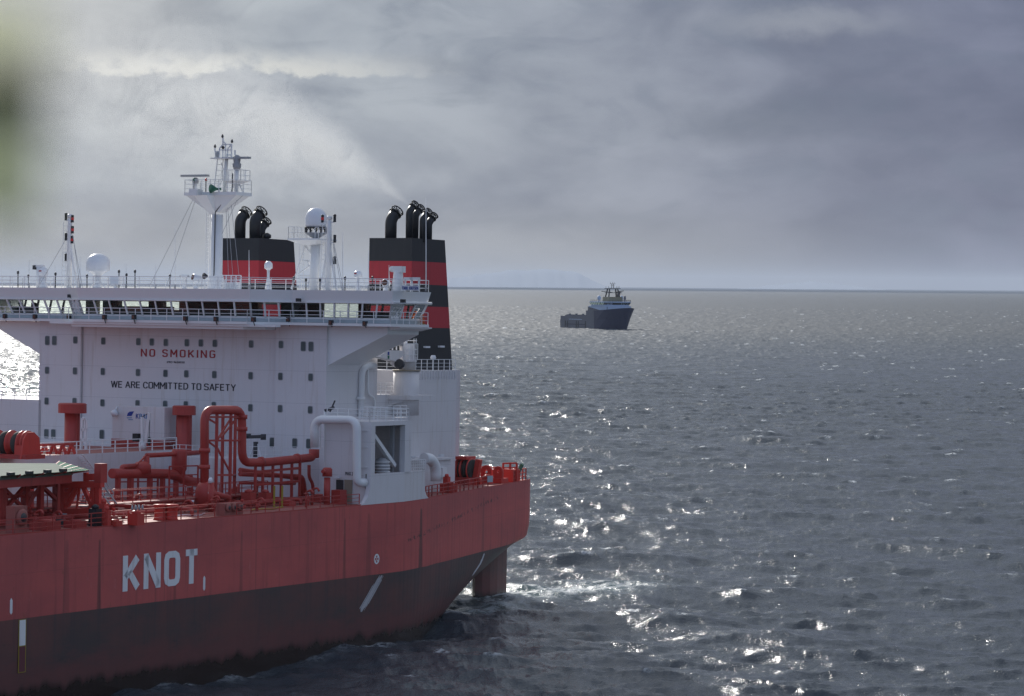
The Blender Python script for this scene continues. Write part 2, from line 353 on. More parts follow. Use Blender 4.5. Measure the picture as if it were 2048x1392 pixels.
# ---- lettering
def text_mesh(body, extr=0.02, bold=0.0):
    cu = bpy.data.curves.new('t', 'FONT'); cu.body = body; cu.extrude = extr; cu.offset = bold; cu.resolution_u = 3; cu.space_character = 1.1
    o = bpy.data.objects.new('t', cu); COL.objects.link(o)
    dg = bpy.context.evaluated_depsgraph_get(); me = bpy.data.meshes.new_from_object(o.evaluated_get(dg))
    vs = [tuple(v.co) for v in me.vertices]; fs = [tuple(p.vertices) for p in me.polygons]
    bpy.data.objects.remove(o); bpy.data.curves.remove(cu); bpy.data.meshes.remove(me)
    return vs, fs
def stroke_text(body, w, gap=0.3, extr=0.02):
    """round-cornered sign lettering, cell 1 high; every glyph is strokes of width w"""
    G = {'K': (0.62, [[(0, 0), (0, 1)], [(0.02, 0.36), (0.6, 1)], [(0.20, 0.55), (0.62, 0)]]), 'N': (0.62, [[(0, 0), (0, 1)], [(0, 1), (0.62, 0)], [(0.62, 0), (0.62, 1)]]),
         'O': (0.58, [[(.15, 0), (.43, 0), (.54, .06), (.58, .18), (.58, .82), (.54, .94), (.43, 1), (.15, 1), (.04, .94), (0, .82), (0, .18), (.04, .06), (.15, 0)]]),
         'T': (0.60, [[(0.3, 0), (0.3, 1)], [(0, 1), (0.6, 1)]]), 'I': (0.0, [[(0, 0), (0, 1)]]), 'M': (0.72, [[(0, 0), (0, 1)], [(0, 1), (.36, .3)], [(.36, .3), (.72, 1)], [(.72, 1), (.72, 0)]]),
         'S': (0.56, [[(0, .2), (.04, .06), (.15, 0), (.41, 0), (.52, .06), (.56, .2), (.56, .34), (.5, .45), (.06, .57), (0, .68), (0, .82), (.04, .94), (.15, 1), (.41, 1), (.52, .94), (.56, .8)]]),
         'G': (0.58, [[(.56, .82), (.52, .94), (.43, 1), (.15, 1), (.04, .94), (0, .82), (0, .18), (.04, .06), (.15, 0), (.43, 0), (.54, .06), (.58, .18), (.58, .48), (.34, .48)]]), 'W': (0.92, [[(0, 1), (.23, 0)], [(.23, 0), (.46, 1)], [(.46, 1), (.69, 0)], [(.69, 0), (.92, 1)]]), 'E': (0.52, [[(0, 0), (0, 1)], [(0, 0), (.52, 0)], [(0, .52), (.46, .52)], [(0, 1), (.52, 1)]]), 'F': (0.5, [[(0, 0), (0, 1)], [(0, .5), (.44, .5)], [(0, 1), (.5, 1)]]), 'L': (0.5, [[(0, 0), (0, 1)], [(0, 0), (.5, 0)]]), 'Y': (0.64, [[(0, 1), (.32, .42)], [(.64, 1), (.32, .42)], [(.32, .45), (.32, 0)]]),
         'A': (0.66, [[(0, 0), (.33, 1)], [(.66, 0), (.33, 1)], [(.12, .32), (.54, .32)]]), 'C': (0.6, [[(.6, .74), (.53, .9), (.40, 1), (.22, 1), (.08, .9), (0, .7), (0, .3), (.08, .1), (.22, 0), (.40, 0), (.53, .1), (.6, .26)]]), 'D': (0.58, [[(0, 0), (0, 1)], [(0, 1), (.30, 1), (.48, .9), (.58, .68), (.58, .32), (.48, .1), (.30, 0), (0, 0)]]),
         'R': (0.56, [[(0, 0), (0, 1)], [(0, 1), (.38, 1), (.52, .92), (.55, .76), (.52, .6), (.38, .52), (0, .52)], [(.34, .5), (.56, 0)]]), 'B': (0.56, [[(0, 0), (0, 1)], [(0, 1), (.36, 1), (.5, .9), (.5, .64), (.36, .54), (0, .54)], [(.36, .54), (.52, .44), (.56, .27), (.52, .1), (.38, 0), (0, 0)]]), ' ': (0.1, [])}
    vs, fs = [], []; x = 0
    for ch in body:
        wd, ss = G[ch]
        for st in ss:
            n = len(st); closed = st[0] == st[-1]; L, R = [], []
            for i, (px_, py_) in enumerate(st):
                a = Vector(st[i - 1] if i else (st[-2] if closed else st[0])); c = Vector(st[i + 1] if i < n - 1 else (st[1] if closed else st[-1])); p = Vector((px_, py_))
                d1 = (p - a); d2 = (c - p); d1 = d1.normalized() if d1.length > 1e-6 else d2.normalized(); d2 = d2.normalized() if d2.length > 1e-6 else d1
                d = (d1 + d2).normalized(); nn = Vector((-d.y, d.x)); kk = min(1.6, 1 / max(0.3, d.dot(d1)))
                L.append(p + nn * w / 2 * kk); R.append(p - nn * w / 2 * kk)
            if not closed:       # square ends, trimmed to the cell
                for arr in (L, R):
                    for i in (0, -1): arr[i] = Vector((arr[i].x, min(1 + w / 2, max(-w / 2, arr[i].y + (0 if abs(arr[i].y - .5) < .45 else math.copysign(w / 2, arr[i].y - .5))))))
            o = len(vs)
            for i in range(n):
                for zz in (0, extr): vs.append((x + L[i].x, L[i].y, zz)); vs.append((x + R[i].x, R[i].y, zz))
            for i in range(n - 1):
                a = o + 4 * i; b_ = a + 4
                fs += [(a, a + 1, b_ + 1, b_), (a + 2, b_ + 2, b_ + 3, a + 3), (a, b_, b_ + 2, a + 2), (a + 1, a + 3, b_ + 3, b_ + 1)]
            if not closed: fs += [(o, o + 2, o + 3, o + 1), (o + 4 * n - 4, o + 4 * n - 3, o + 4 * n - 1, o + 4 * n - 2)]
        x += wd + gap + w * 0.5
    return vs, fs
def place_text(name, vf, lo, hi, plane, val, mat, parent, depth=0.03):
    """fit text into lo..hi = (u0,z0),(u1,z1); plane 'L' faces forward (u = Y), plane 'Y' faces the near side (u = L)"""
    vs, fs = vf; xs = [v[0] for v in vs]; ys = [v[1] for v in vs]; zs = [v[2] for v in vs]
    x0, x1, y0, y1, z0, z1 = min(xs), max(xs), min(ys), max(ys), min(zs), max(zs)
    out = []
    for x, y, z in vs:
        u = lo[0] + (x - x0) / (x1 - x0) * (hi[0] - lo[0]); w = lo[1] + (y - y0) / (y1 - y0) * (hi[1] - lo[1]); d = 0.004 + (z - z0) / (z1 - z0) * depth
        out.append((val - d, u, w) if plane == 'L' else (u, val + d, w))
    return MB().raw(out, fs, mat).build(name, parent)

# ================================================================ THE TANKER
ship = thing('shuttle_tanker', 'large red hulled tanker with white deckhouse and two black and red funnels', 'ship',
             tuple(SHIP_LOC), (0, TRIM, ph))

# ---- hull
DK = 12.5
def halfbeam(L):
    return float(np.interp(L, [-90, -2, 4, 6.2, 10.7, 16, 20.6, 27.4, 33.4, 38.4, 39.5], [25, 25, 23.9, 23.2, 22.25, 20.85, 19.7, 18.05, 16.5, 15.25, 14.8]))
def bottom(L): return float(np.interp(L, [-90, -10, 2, 10, 16, 22, 28, 33, 38, 39], [-9, -9, -6.5, -3.6, -1.2, 0.9, 2.7, 4.2, 5.5, 5.7]))
stations = [-90, -70, -50, -30, -20, -12, -6, -2, 1, 4, 7, 10, 13, 16, 19, 22, 25, 28, 31, 34, 36.5, 38.4, 39.5]
vs, rows = [], []
NZ = 22
for L in stations:
    B, zb = halfbeam(L), bottom(L); row = []
    for i in range(NZ):
        if i < 6: zz = DK - (DK - 7.0) * i / 5; yy = B + 0.0 * zz
        else:
            u = (i - 5) / (NZ - 6); zz0 = 7.0
            e = 4.0 if L < 0 else max(2.3, 4.0 - L * 0.05)
            ang = u * PI / 2; cy = math.cos(ang) ** (2 / e); sz = math.sin(ang) ** (2 / e)
            yy = B * cy; zz = zz0 - (zz0 - zb) * sz
        if L > 30: 
            sh = (L - 30) / 9 * 1.3 * max(0, (8.5 - zz)) / 8.5
            yy = max(0, yy - sh * 0.5) if yy > 1 else yy
        Lx = L
        if L > 33: Lx = L - max(0, 8.4 - zz) ** 1.7 * 0.16 * (L - 33) / 6
        row.append((Lx, yy, zz))
    rows.append(row)
hb = MB()
for sgn in (1, -1):
    vs = [(a, sgn * b_, c) for row in rows for a, b_, c in row]
    fs = [(i * NZ + j, i * NZ + j + 1, (i + 1) * NZ + j + 1, (i + 1) * NZ + j) for i in range(len(rows) - 1) for j in range(NZ - 1)]
    hb.raw(vs, fs, 'hull_coating', True)
tr_ = rows[-1]; n = len(tr_)
hb.raw([(a, b_, c) for a, b_, c in tr_] + [(a, -b_, c) for a, b_, c in tr_], [(j, j + 1, n + j + 1, n + j) for j in range(n - 1)], 'hull_coating')
hull = hb.build('hull', ship, normals=False)
bm = bmesh.new(); bm.from_mesh(hull.data); bmesh.ops.remove_doubles(bm, verts=bm.verts, dist=0.01); bmesh.ops.recalc_face_normals(bm, faces=bm.faces); bm.to_mesh(hull.data); bm.free()
# lettering and marks on the hull side
place_text('lettering', stroke_text('KNOT', 0.235, 0.30), (-42.15, 7.58), (-32.65, 10.24), 'Y', 25.0, 'letter_white', hull)
for (px_, py_) in ((408, 1167), (22, 1213)):
    L, _, z = pY(px_, py_, 25); mk = MB().xprism([(L - .13, z - .42), (L, z - .56), (L + .13, z - .42), (L + .13, z + .42), (L, z + .6), (L - .13, z + .42)], 1, 25.004, 25.03, 'letter_white').build('push_point_mark', hull)
sm_ = MB()
L, _, z0 = pY(45, 1240, 25); z1 = pY(44, 1292, 25)[2]; z2 = pY(42, 1344, 25)[2]
sm_.box((L - .42, 25.004, z2 - .05), (L + .42, 25.012, z0 + .05), 'yellow_paint'); sm_.box((L - .34, 25.016, z1 + .03), (L + .34, 25.024, z0), 'letter_white'); sm_.box((L - .34, 25.016, z2), (L + .34, 25.024, z1 - .03), 'dull_red')
sm_.build('level_strip', hull)
L, _, z = pY(753, 1118, 25); cm = MB(); NN = 28
for i in range(NN):
    a0, a1 = 2 * PI * i / NN, 2 * PI * (i + 1) / NN
    cm.raw([(L + math.cos(a) * r_, 25.02, z + math.sin(a) * r_) for a in (a0, a1) for r_ in (.30, .44)], [(0, 1, 3, 2)], 'letter_white')
for a in (PI / 4, 3 * PI / 4, -PI / 4, -3 * PI / 4):
    cm.raw([(L, 25.02, z), (L + math.cos(a - .3) * .31, 25.02, z + math.sin(a - .3) * .31), (L + math.cos(a + .3) * .31, 25.02, z + math.sin(a + .3) * .31)], [(0, 1, 2)], 'letter_white')
cm.build('thruster_mark', hull)
# long pale scrapes left by fenders
def scrape(pts, w, parent):
    sb = MB(); rng = random.Random(3)
    for j in range(24):
        off = rng.uniform(-w, w); t0 = abs(off) / w * 0.35 * rng.random(); t1 = 1 - rng.random() * 0.35 * abs(off) / w; ww = rng.uniform(.025, .07)
        P = []
        for i in range(10):
            u = t0 + (t1 - t0) * i / 9; a = np.array(pts, float); xx = np.interp(u, np.linspace(0, 1, len(a)), a[:, 0]); zz = np.interp(u, np.linspace(0, 1, len(a)), a[:, 1])
            P.append((xx + off, zz))
        for (xa, za), (xb, zb_) in zip(P[:-1], P[1:]):
            f = lambda xx, zz: surf_y(xx, zz) + 0.02
            sb.raw([(xa - ww, f(xa, za), za), (xa + ww, f(xa, za), za), (xb + ww, f(xb, zb_), zb_), (xb - ww, f(xb, zb_), zb_)], [(0, 1, 2, 3)], 'scraped_paint')
    sb.build('scrape_mark', parent)
def surf_y(L, z):
    B, zb = halfbeam(L), bottom(L)
    if z >= 7: return B
    e = 4.0 if L < 0 else max(2.3, 4.0 - L * 0.05); s_ = min(1.0, (7.0 - z) / (7.0 - zb)); return B * max(0, 1 - s_ ** e) ** (1 / e)
scrape([(-5.5, 6.4), (-7.0, 5.0), (-8.7, 3.5)], 0.55, hull)
scrape([(22.5, 6.3), (21.6, 5.4), (19.6, 4.4)], 0.22, hull)

# ---- decks
dk = MB()
plan = [(L, halfbeam(L) - .02) for L in stations] + [(L, -halfbeam(L) + .02) for L in stations[::-1]]
dk.prism(plan, DK - 0.3, DK - 0.004, 'deck_red')
main_deck = dk.build('main_deck', ship)
# sheer strake lip
for sg in (1, -1):
    lp = MB()
    for a, b_ in zip(stations[:-1], stations[1:]): lp.bar((a, sg * (halfbeam(a) - .05), DK + .04), (b_, sg * (halfbeam(b_) - .05), DK + .04), .09, 'red_paint')
    lp.build('deck_edge', ship)

# ---- rudders
for sg in (1, -1):
    rb = MB(); prof = [(31.4, 0), (31.9, .55), (33.0, .85), (34.5, .8), (36.3, .45), (37.6, .12), (37.6, -.12), (36.3, -.45), (34.5, -.8), (33.0, -.85), (31.9, -.55)]
    rb.prism([(a, sg * 13.2 + b_) for a, b_ in prof], -6.0, 6.2, 'hull_coating'); rb.build('rudder', ship)

# ---- deckhouse
dh = MB()
WP = 'white_paint'
dh.box((0.3, -16.0, DK), (8.6, 15.6, 27.9), WP)
dh.box((0.0, 10.2, DK), (0.32, 15.6, 27.9), WP); dh.box((0.0, -16.3, DK), (0.32, -11.5, 27.9), WP)
dh.box((0.0, -27.0, DK), (12.0, -16.0, 20.2), WP)                # lower house on the far side
dh.box((-0.9, 15.6, DK), (7.0, 20.0, 19.5), WP)                  # lower house beside the tower
dh.box((8.6, -15.6, DK), (14.4, 15.6, 21.4), WP)
deckhouse = dh.build('deckhouse', ship)
sb = MB()
for Yv, sd_ in ((10.2, -1), (-11.5, 1)): MB().box((0.24, Yv + (-.06 if sd_ < 0 else 0), 16), (0.297, Yv + (0 if sd_ < 0 else .06), 27.3), 'grey_metal').build('wall_joint', deckhouse)

WIN = {'tall': [(95, 681), (109, 681), (607, 692.6), (622.3, 693), (93.1, 867.3), (107, 867.7), (204, 868.8), (544.7, 884.7), (589.7, 886.3), (617.6, 887.3)],
       'short': [(151, 680), (207, 682), (277, 683.4), (304, 684), (332, 685), (374, 685.5), (402, 686), (430, 686.7), (502.6, 688), (562.3, 689),
                 (94.5, 740.5), (150.3, 741.8), (206, 743), (276.3, 745), (331.3, 746.7), (373, 747.6), (429, 749.2), (501.6, 751.4), (561.2, 752.8), (621.6, 754.4),
                 (93.6, 802), (149.4, 802.8), (205.3, 805.7), (275.4, 807.4), (330.6, 808.5), (372, 809.5), (428, 811), (501.2, 815.6), (560.5, 817.2), (620.7, 819.6)]}
def rounded(cx, cz, w, h, r):
    P = []
    for qx, qz, a0 in ((1, 1, 0), (-1, 1, 90), (-1, -1, 180), (1, -1, 270)):
        for j in range(4):
            a = math.radians(a0 + 30 * j); P.append((cx + qx * (w / 2 - r) + r * math.cos(a), cz + qz * (h / 2 - r) + r * math.sin(a)))
    return P
for kind, arr in WIN.items():
    w, h = (.46, .80) if kind == 'tall' else (.42, .60)
    for x, y in arr:
        Lw = 0.0 if (x < 158 or x > 553) else 0.3
        _, Yc, zc = pL(x, y, Lw)
        wo = MB().xprism(rounded(Yc, zc, w + .10, h + .10, .14), 0, Lw - .045, Lw + .02, 'grey_metal').build('window', deckhouse)
        MB().xprism(rounded(Yc, zc, w, h, .11), 0, Lw - .052, Lw + .02, 'dark_glass').build('pane', wo)
a, b_ = pL(280, 715, .3), pL(431, 699, .3)
place_text('lettering', stroke_text('NO SMOKING', 0.17, 0.42), (a[1] + .1, 24.5), (b_[1], 25.2), 'L', .3, 'red_ink', deckhouse)
a, b_ = pL(222, 775, .3), pL(472, 769, .3)
place_text('lettering', stroke_text('WE ARE COMMITTED TO SAFETY', .15, .17), (a[1], 21.57), (b_[1], 22.18), 'L', .3, 'black_ink', deckhouse)
place_text('lettering', text_mesh('IMO 9630030'), (-1.85, 23.95), (.1, 24.14), 'L', .3, 'black_ink', deckhouse)

# ---- hull-side block with the boat recess
bk = MB(); Y0, Y1 = 20.3, 25.03
fil = [(-9.0, DK + .02), (-8.3, 12.75), (-7.8, 13.3), (-7.55, 14.2), (-7.5, 15.1), (3.05, 15.05), (3.05, 14.0), (3.2, 13.2), (3.6, 12.75), (4.1, DK + .02)]
def hull_follow(P, th=.35):
    n = len(P); vs = [(u, halfbeam(u) + .03, w) for u, w in P] + [(u, halfbeam(u) - th, w) for u, w in P]
    bk.raw(vs, [list(range(n)), list(range(n, 2 * n))[::-1]] + [(i, (i + 1) % n, n + (i + 1) % n, n + i) for i in range(n)], WP)
hull_follow([p for p in fil[:5]] + [(-2, 15.08), (-2, DK + .02)]); hull_follow([(-2, DK + .02), (-2, 15.08), (0.8, 15.06), (0.8, DK + .02)]); hull_follow([(0.8, DK + .02), (0.8, 15.06)] + fil[5:])
bk.box((-7.5, 24.5, 15.09), (-6.85, Y1, 19.5), WP); bk.box((-1.95, 24.5, 15.07), (-.9, Y1, 19.5), WP)
bk.box((-6.85, 24.5, 19.15), (-1.95, Y1, 19.5), WP)
bk.box((-7.5, Y0, DK), (-7.2, 24.5, 19.5), WP); bk.box((-1.15, Y0, DK), (-.9, 24.5, 19.5), WP)
bk.box((-7.2, Y0, DK), (-1.15, Y0 + .2, 19.5), WP); bk.box((-7.2, Y0 + .2, 19.3), (-1.15, 24.5, 19.48), WP); bk.box((-7.2, Y0 + .2, 14.8), (-1.15, 24.68, 14.95), 'deck_red')
for zz in (15.6, 17.3, 18.7): bk.box((-7.56, 23.4, zz), (-7.5, 24.7, zz + .1), WP)
boat_house = bk.build('boat_recess', ship)
dv = MB(); dv.bar((-6.6, 24.2, 18.9), (-2.3, 24.2, 15.6), .34, 'white_trim'); dv.bar((-2.2, 23.9, 15), (-2.2, 23.9, 19.2), .3, 'grey_metal'); dv.build('davit_arm', boat_house)
for cx, r_ in ((-6.3, .55), (-3.9, .72)):
    eg = MB(); eg.lathe((cx, 23.9, 14.95), [(r_ * .6, 0), (r_, .35), (r_ * 1.02, .7), (r_ * .8, 1.15), (r_ * .35, 1.4)], 'grey_metal', 16)
    for j in range(4): eg.lathe((cx, 23.9, 15.1 + .28 * j), [(r_ * 1.06, 0), (r_ * 1.06, .07)], 'white_trim', 16)
    eg.build('winch_drum', boat_house)
tk = MB(); tk.rail([(-.7, 24.3, 15.1), (2.9, 24.2, 15.1)], h=.9, step=.35, bars=4); tk.build('railing', boat_house)

# ---- casing and lower aft house
cs = MB(); cs.box((14.4, -15.6, DK), (23.0, 15.6, 23.55), WP); cs.box((23.0, -11.4, DK), (31.0, 11.4, 23.5), WP)
cs.box((7.0, -18.9, DK), (16.5, 18.9, 15.4), WP); cs.box((6.9, -19.15, 15.4), (16.62, 19.15, 15.55), WP)
for i in range(17): cs.box((14.6 + i * .5, 15.6, 22.75), (14.66 + i * .5, 15.72, 23.5), WP)
casing = cs.build('engine_casing', ship)
for lx in (9.3, 14.5):
    MB().cbox((lx, 19.05, 15.8), (.7, .25, .22), 'dome_white').build('deck_light', casing)
vt = MB(); vt.tube([pY(848, 917, 20.5), pY(862, 917, 20.5), pY(872, 935, 20.5), pY(872, 962, 20.5)], .5, 'white_trim', 14, bend=1.2); vt.build('vent_duct', casing)
bx_ = MB(); p = pY(885, 945, 18.9); bx_.cbox((p[0], 19.0, p[2]), (.8, .3, .9), 'white_trim'); bx_.build('wall_box', casing)

# ---- bridge
FRONT = [(-2.6, -9.3), (-.2, -12.2), (-.2, -22.2), (4.9, -22.2), (4.9, 22.2), (-.2, 22.2), (-.2, 12.2), (-2.6, 9.3)]
def grow(P, d):
    n = len(P); out = []
    c = Vector((3, 0))
    for i in range(n):
        a, p, b__ = Vector(P[i - 1]), Vector(P[i]), Vector(P[(i + 1) % n])
        d1, d2 = (p - a).normalized(), (b__ - p).normalized(); n1, n2 = Vector((d1.y, -d1.x)), Vector((d2.y, -d2.x))
        if (n1 + n2).length < 1e-6: out.append(tuple(p)); continue
        bi = (n1 + n2).normalized(); kk = d / max(.35, bi.dot(n1)); q1 = p + bi * kk; q2 = p - bi * kk
        out.append(q1)
    # orientation check: growing must enlarge the far corner distance
    if d > 0 and (Vector(out[4]) - c).length < (Vector(P[4]) - c).length: return grow(P, -d) if False else [tuple(2 * Vector(p) - o) for p, o in zip(P, out)]
    return [tuple(o) for o in out]
top_o = grow(FRONT, .50); eave = grow(FRONT, .62)
bb = MB()
bb.prism(FRONT, 27.85, 28.33, 'white_trim')                       # bulkhead under the windows
bridge = bb.build('bridge', ship)
ro = MB(); ro.prism(top_o, 29.72, 30.72, 'white_trim', grow(FRONT, .72)); roof = ro.build('roof', bridge); MB().box((5.0, -14.5, 30.38), (8.4, 14.5, 30.7), 'white_trim').build('roof_deck', roof)
ev = MB(); ev.prism(eave, 29.60, 29.715, 'white_trim'); ev.build('eave', roof)
# walkway in front with its ledge
wk = MB(); walk = [(-3.7, -9.6), (-1.25, -12.6), (-1.25, -23.0), (5.2, -23.0), (5.2, 23.0), (-1.25, 23.0), (-1.25, 12.6), (-3.7, 9.6)]
wk.prism(walk, 27.60, 27.84, 'white_trim')
mid = [(-4.0, -12.6), (-4.0, 13.2), (0.25, 13.2), (0.25, -12.6)]
wk.prism([(-3.55, -12.4), (-3.55, 12.6), (-2.9, 12.6), (-2.9, -12.4)], 27.40, 27.595, 'white_trim')
wk.prism([(-3.3, -10.0), (-1.6, -11.4), (.29, -11.4), (.29, 10.1), (-1.6, 10.1), (-3.3, 8.9)], 27.15, 27.595, 'white_trim')
walkway = wk.build('walkway', bridge)
rl = MB(); ring = [(x * .985, y * .997, 27.84) for x, y in walk]
rl.rail(ring[5:] + ring[:4], step=1.8); rl.rail(ring[4:6], step=1.1)
rl.build('railing', walkway)
gp = MB()
pts2 = [(x, y) for x, y in grow(FRONT, .14)]
for a, b__ in list(zip(pts2, pts2[1:] + pts2[:1])):
    if a[0] > 4.8 and b__[0] > 4.8: continue
    gp.raw([(a[0], a[1], 27.86), (b__[0], b__[1], 27.86), (b__[0], b__[1], 28.22), (a[0], a[1], 28.22)], [(0, 1, 2, 3)], 'grey_panel')
gp.build('wash_panel', bridge)
# leaning mullions and panes, front and back
inner = FRONT; outer = grow(FRONT, .48)
n = len(FRONT)
def run(i, count):
    a0, b0 = Vector(inner[i]), Vector(inner[(i + 1) % n]); a1, b1 = Vector(outer[i]), Vector(outer[(i + 1) % n])
    for c in range(count + 1):
        p0, p1 = a0.lerp(b0, c / count), a1.lerp(b1, c / count)
        MB().bar((p0.x, p0.y, 28.3), (p1.x, p1.y, 29.62), .14, 'white_trim').build('mullion', bridge)
        if c < count:
            q0, q1 = a0.lerp(b0, (c + 1) / count), a1.lerp(b1, (c + 1) / count); dn = (b0 - a0).normalized(); nn = Vector((-dn.y, dn.x)) * .015
            vs = [(p0.x, p0.y, 28.33), (q0.x, q0.y, 28.33), (q1.x, q1.y, 29.6), (p1.x, p1.y, 29.6)]
            MB().raw(vs, [(0, 1, 2, 3)], 'clear_glass').build('window_pane', bridge)
run(7, 11)                   # centre front
run(0, 3); run(6, 3)         # chamfers
run(1, 7); run(5, 7)         # wing fronts
run(2, 3); run(4, 3)         # wing ends
a0 = []
for (ya, yb, cnt) in ((-22.2, -14.5, 5), (16.8, 22.2, 4)):
    for c in range(cnt + 1):
        yy = ya + (yb - ya) * c / cnt; MB().bar((4.9, yy, 28.3), (5.3, yy, 29.62), .16, 'dark_metal').build('mullion', bridge)
# inside: floor, consoles, cabinets, aft bulkhead in the middle
ins = MB(); ins.prism(grow(FRONT, -.1), 28.335, 28.36, 'brown_inside')
ins.build('floor', bridge)
aft = MB()
for ya, yb, mm in ((-14.2, -13.0, 'tan_inside'), (-12.2, -10.4, 'dark_metal'), (-6.9, -5.3, 'dark_metal'), (-3.4, 1.4, 'dark_metal'), (1.4, 5.4, 'brown_inside'), (7.9, 12.2, 'dark_metal'), (16.2, 16.9, 'brown_inside')):
    aft.box((4.2, ya, 28.36), (4.85, yb, 29.7), mm)
aft.build('aft_bulkhead', bridge)
con = MB()
for (la, lb, ya, yb, h) in ((.6, 1.5, -8.5, -2.0, .75), (.6, 1.5, 2.2, 7.8, .7), (1.6, 2.6, -21.0, -18.5, .6), (1.6, 2.6, 18.5, 21.0, .5), (-1.2, -.6, -6, 6, .45), (3.5, 4.2, -11.5, -8.5, .55)):
    con.box((la, ya, 28.36), (lb, yb, 28.36 + h), 'black_paint')
con.lathe((1.6, -18.3, 28.36), [(.18, 0), (.14, .5), (.3, .55), (.26, .95), (.1, 1.0)], 'black_paint', 8)
con.build('console', bridge)
# tube rail over the wing end and small flood lights along the ledge
MB().tube([(-.9, 22.9, 29.72), (5.6, 22.95, 29.72)], .14, 'white_trim', 8).build('sun_shade_rail', bridge)
for x, y in ((10, 632), (70, 633), (138, 633), (209, 634), (268, 634), (371, 637), (432, 638), (507, 639), (577, 639), (662, 645), (730, 647)):
    Lw = -3.9 if 160 < x < 560 else -1.25
    p = pL(x, y, Lw); fl = MB(); fl.cbox((Lw, p[1], p[2]), (.3, .36, .42), 'black_paint'); fl.cbox((Lw - .16, p[1], p[2]), (.03, .26, .28), 'brown_inside'); fl.bar((Lw, p[1], p[2] - .2), (Lw + .2, p[1], 27.5), .06, 'dark_metal'); fl.build('flood_light', bridge)
for x, y in ((140, 592), (597, 600), (806, 602)):
    p = pL(x, y, -1.2); MB().cbox(p, (.3, .4, .3), 'black_paint').build('flood_light', bridge)
bl = MB(); p = (4.5, 22.75, 28); bl.lathe((p[0], p[1], 27.84), [(.24, 0), (.24, .08)], 'yellow_paint', 12); bl.lathe((p[0], p[1], 27.95), [(.14, 0), (.2, .12), (.2, .3), (.12, .4), (.15, .5), (.15, .7), (.08, .8)], 'orange_paint', 12); bl.build('lifebuoy_light', bridge)

# wings underneath: tapered box girders
for sg in (1, -1):
    wg = MB(); poly = [(15.6, 24.1), (16.1, 24.34), (21.7, 26.93), (21.75, 27.59), (15.6, 27.59)]
    wg.xprism([(sg * u, w) for u, w in poly], 0, .3, 5.6, 'white_trim'); wg.xprism([(sg * u, w) for u, w in [(21.75, 27.25), (22.9, 27.5), (22.9, 27.59), (21.75, 27.59)]], 0, .5, 5.9, 'white_trim')
    wg.build('bridge_wing', bridge)

# ---- roof rail and gear
rr = MB(); ring = [(x, y, 30.72) for x, y in grow(FRONT, .55)]
rr.rail(ring, step=1.7, closed=True, r=.026); rr.build('railing', roof)
ZR = 30.72

def whip(parent, x, y0, y1, L, r=.025):
    a, b__ = pL(x, y0, L), pL(x, y1, L)
    w = MB(); w.tube([(L, a[1], ZR), (L, a[1], ZR + .9), (L, b__[1], b__[2])], [r * 2.2, r * 1.8, r * .7], 'white_trim', 6); w.lathe((L, a[1], ZR), [(.1, 0), (.08, .5)], 'grey_metal', 8)
    w.build('whip_aerial', parent)
for x, yt, L in ((852, 396, 1.6), (778, 530, 1), (58, 520, 3), (110, 530, 4), (350, 452, 4), (498, 500, 4), (685, 465, 4), (737, 500, 2), (311, 530, 4), (160, 510, 3), (252, 528, 3)):
    whip(roof, x, 575, yt, L)
def stub(x, yt, L=3, mat='dark_metal'):
    a = pL(x, 575, L); b__ = pL(x, yt, L); s_ = MB(); s_.tube([(L, a[1], ZR), (L, b__[1], b__[2])], .05, mat, 6); s_.lathe((L, b__[1], b__[2] - .15), [(.06, 0), (.11, .05), (.11, .25), (.04, .32)], mat, 8); s_.build('antenna_post', roof)
for x, yt in ((36, 545), (57, 552), (111, 548), (174, 552), (238, 543), (253, 550), (270, 543), (340, 552), (588, 556), (612, 560), (640, 560), (690, 556), (745, 556)): stub(x, yt)

# main signal mast
def P5(x, y): return pL(x, y, 5.0)
mm_ = MB(); W_ = 'white_trim'
c0 = P5(432, 577); cy = c0[1]
mm_.lathe((5, cy, ZR), [(.95, 0), (.85, .25), (.72, 1.2), (.58, 1.5), (.56, 7.0)], W_, 16)
zt = P5(432, 392)[2]; zf = P5(432, 425)[2]
mm_.raw([(4.45, cy - .58, zf), (5.55, cy - .58, zf), (5.55, cy + .58, zf), (4.45, cy + .58, zf), (3.9, cy - 2.75, zt), (6.1, cy - 2.75, zt), (6.1, cy + 2.85, zt), (3.9, cy + 2.85, zt)],
        [(0, 3, 2, 1), (4, 5, 6, 7), (0, 1, 5, 4), (1, 2, 6, 5), (2, 3, 7, 6), (3, 0, 4, 7)], W_)
mm_.raw([(4.5, cy - .5, zf - .2), (4.5, cy + .2, zf - .2), (3.0, cy + .2, zt), (3.0, cy - 1.3, zt), (4.5, cy - 1.3, zt), (4.5, cy + .5, zt)], [(0, 1, 2, 3), (0, 3, 4), (1, 5, 2)], W_)
mm_.box((3.7, cy - 2.85, zt), (6.3, cy + 2.95, zt + .3), W_)
mast = mm_.build('main_mast', ship)
MB().rail([(3.75, cy - 2.8, zt + .3), (3.75, cy + 2.9, zt + .3), (6.25, cy + 2.9, zt + .3), (6.25, cy - 2.8, zt + .3)], step=1.0, h=1.15, r=.022, closed=True).build('railing', mast)
lt = MB(); lt.ladder((4.6, cy - .75, ZR), (4.6, cy - .75, zf + .3), .4, W_, side=(1, 0, 0), r=.02); lt.build('ladder', mast)
MB().tube([(4.4, cy + .15, ZR + .3), (4.4, cy + .2, zf), (4.2, cy + 1.2, zf + .9), (4.0, cy + 2.3, zt), (4.0, cy + 2.35, zt + 2.0)], .05, 'dark_metal', 6).build('cable', mast)
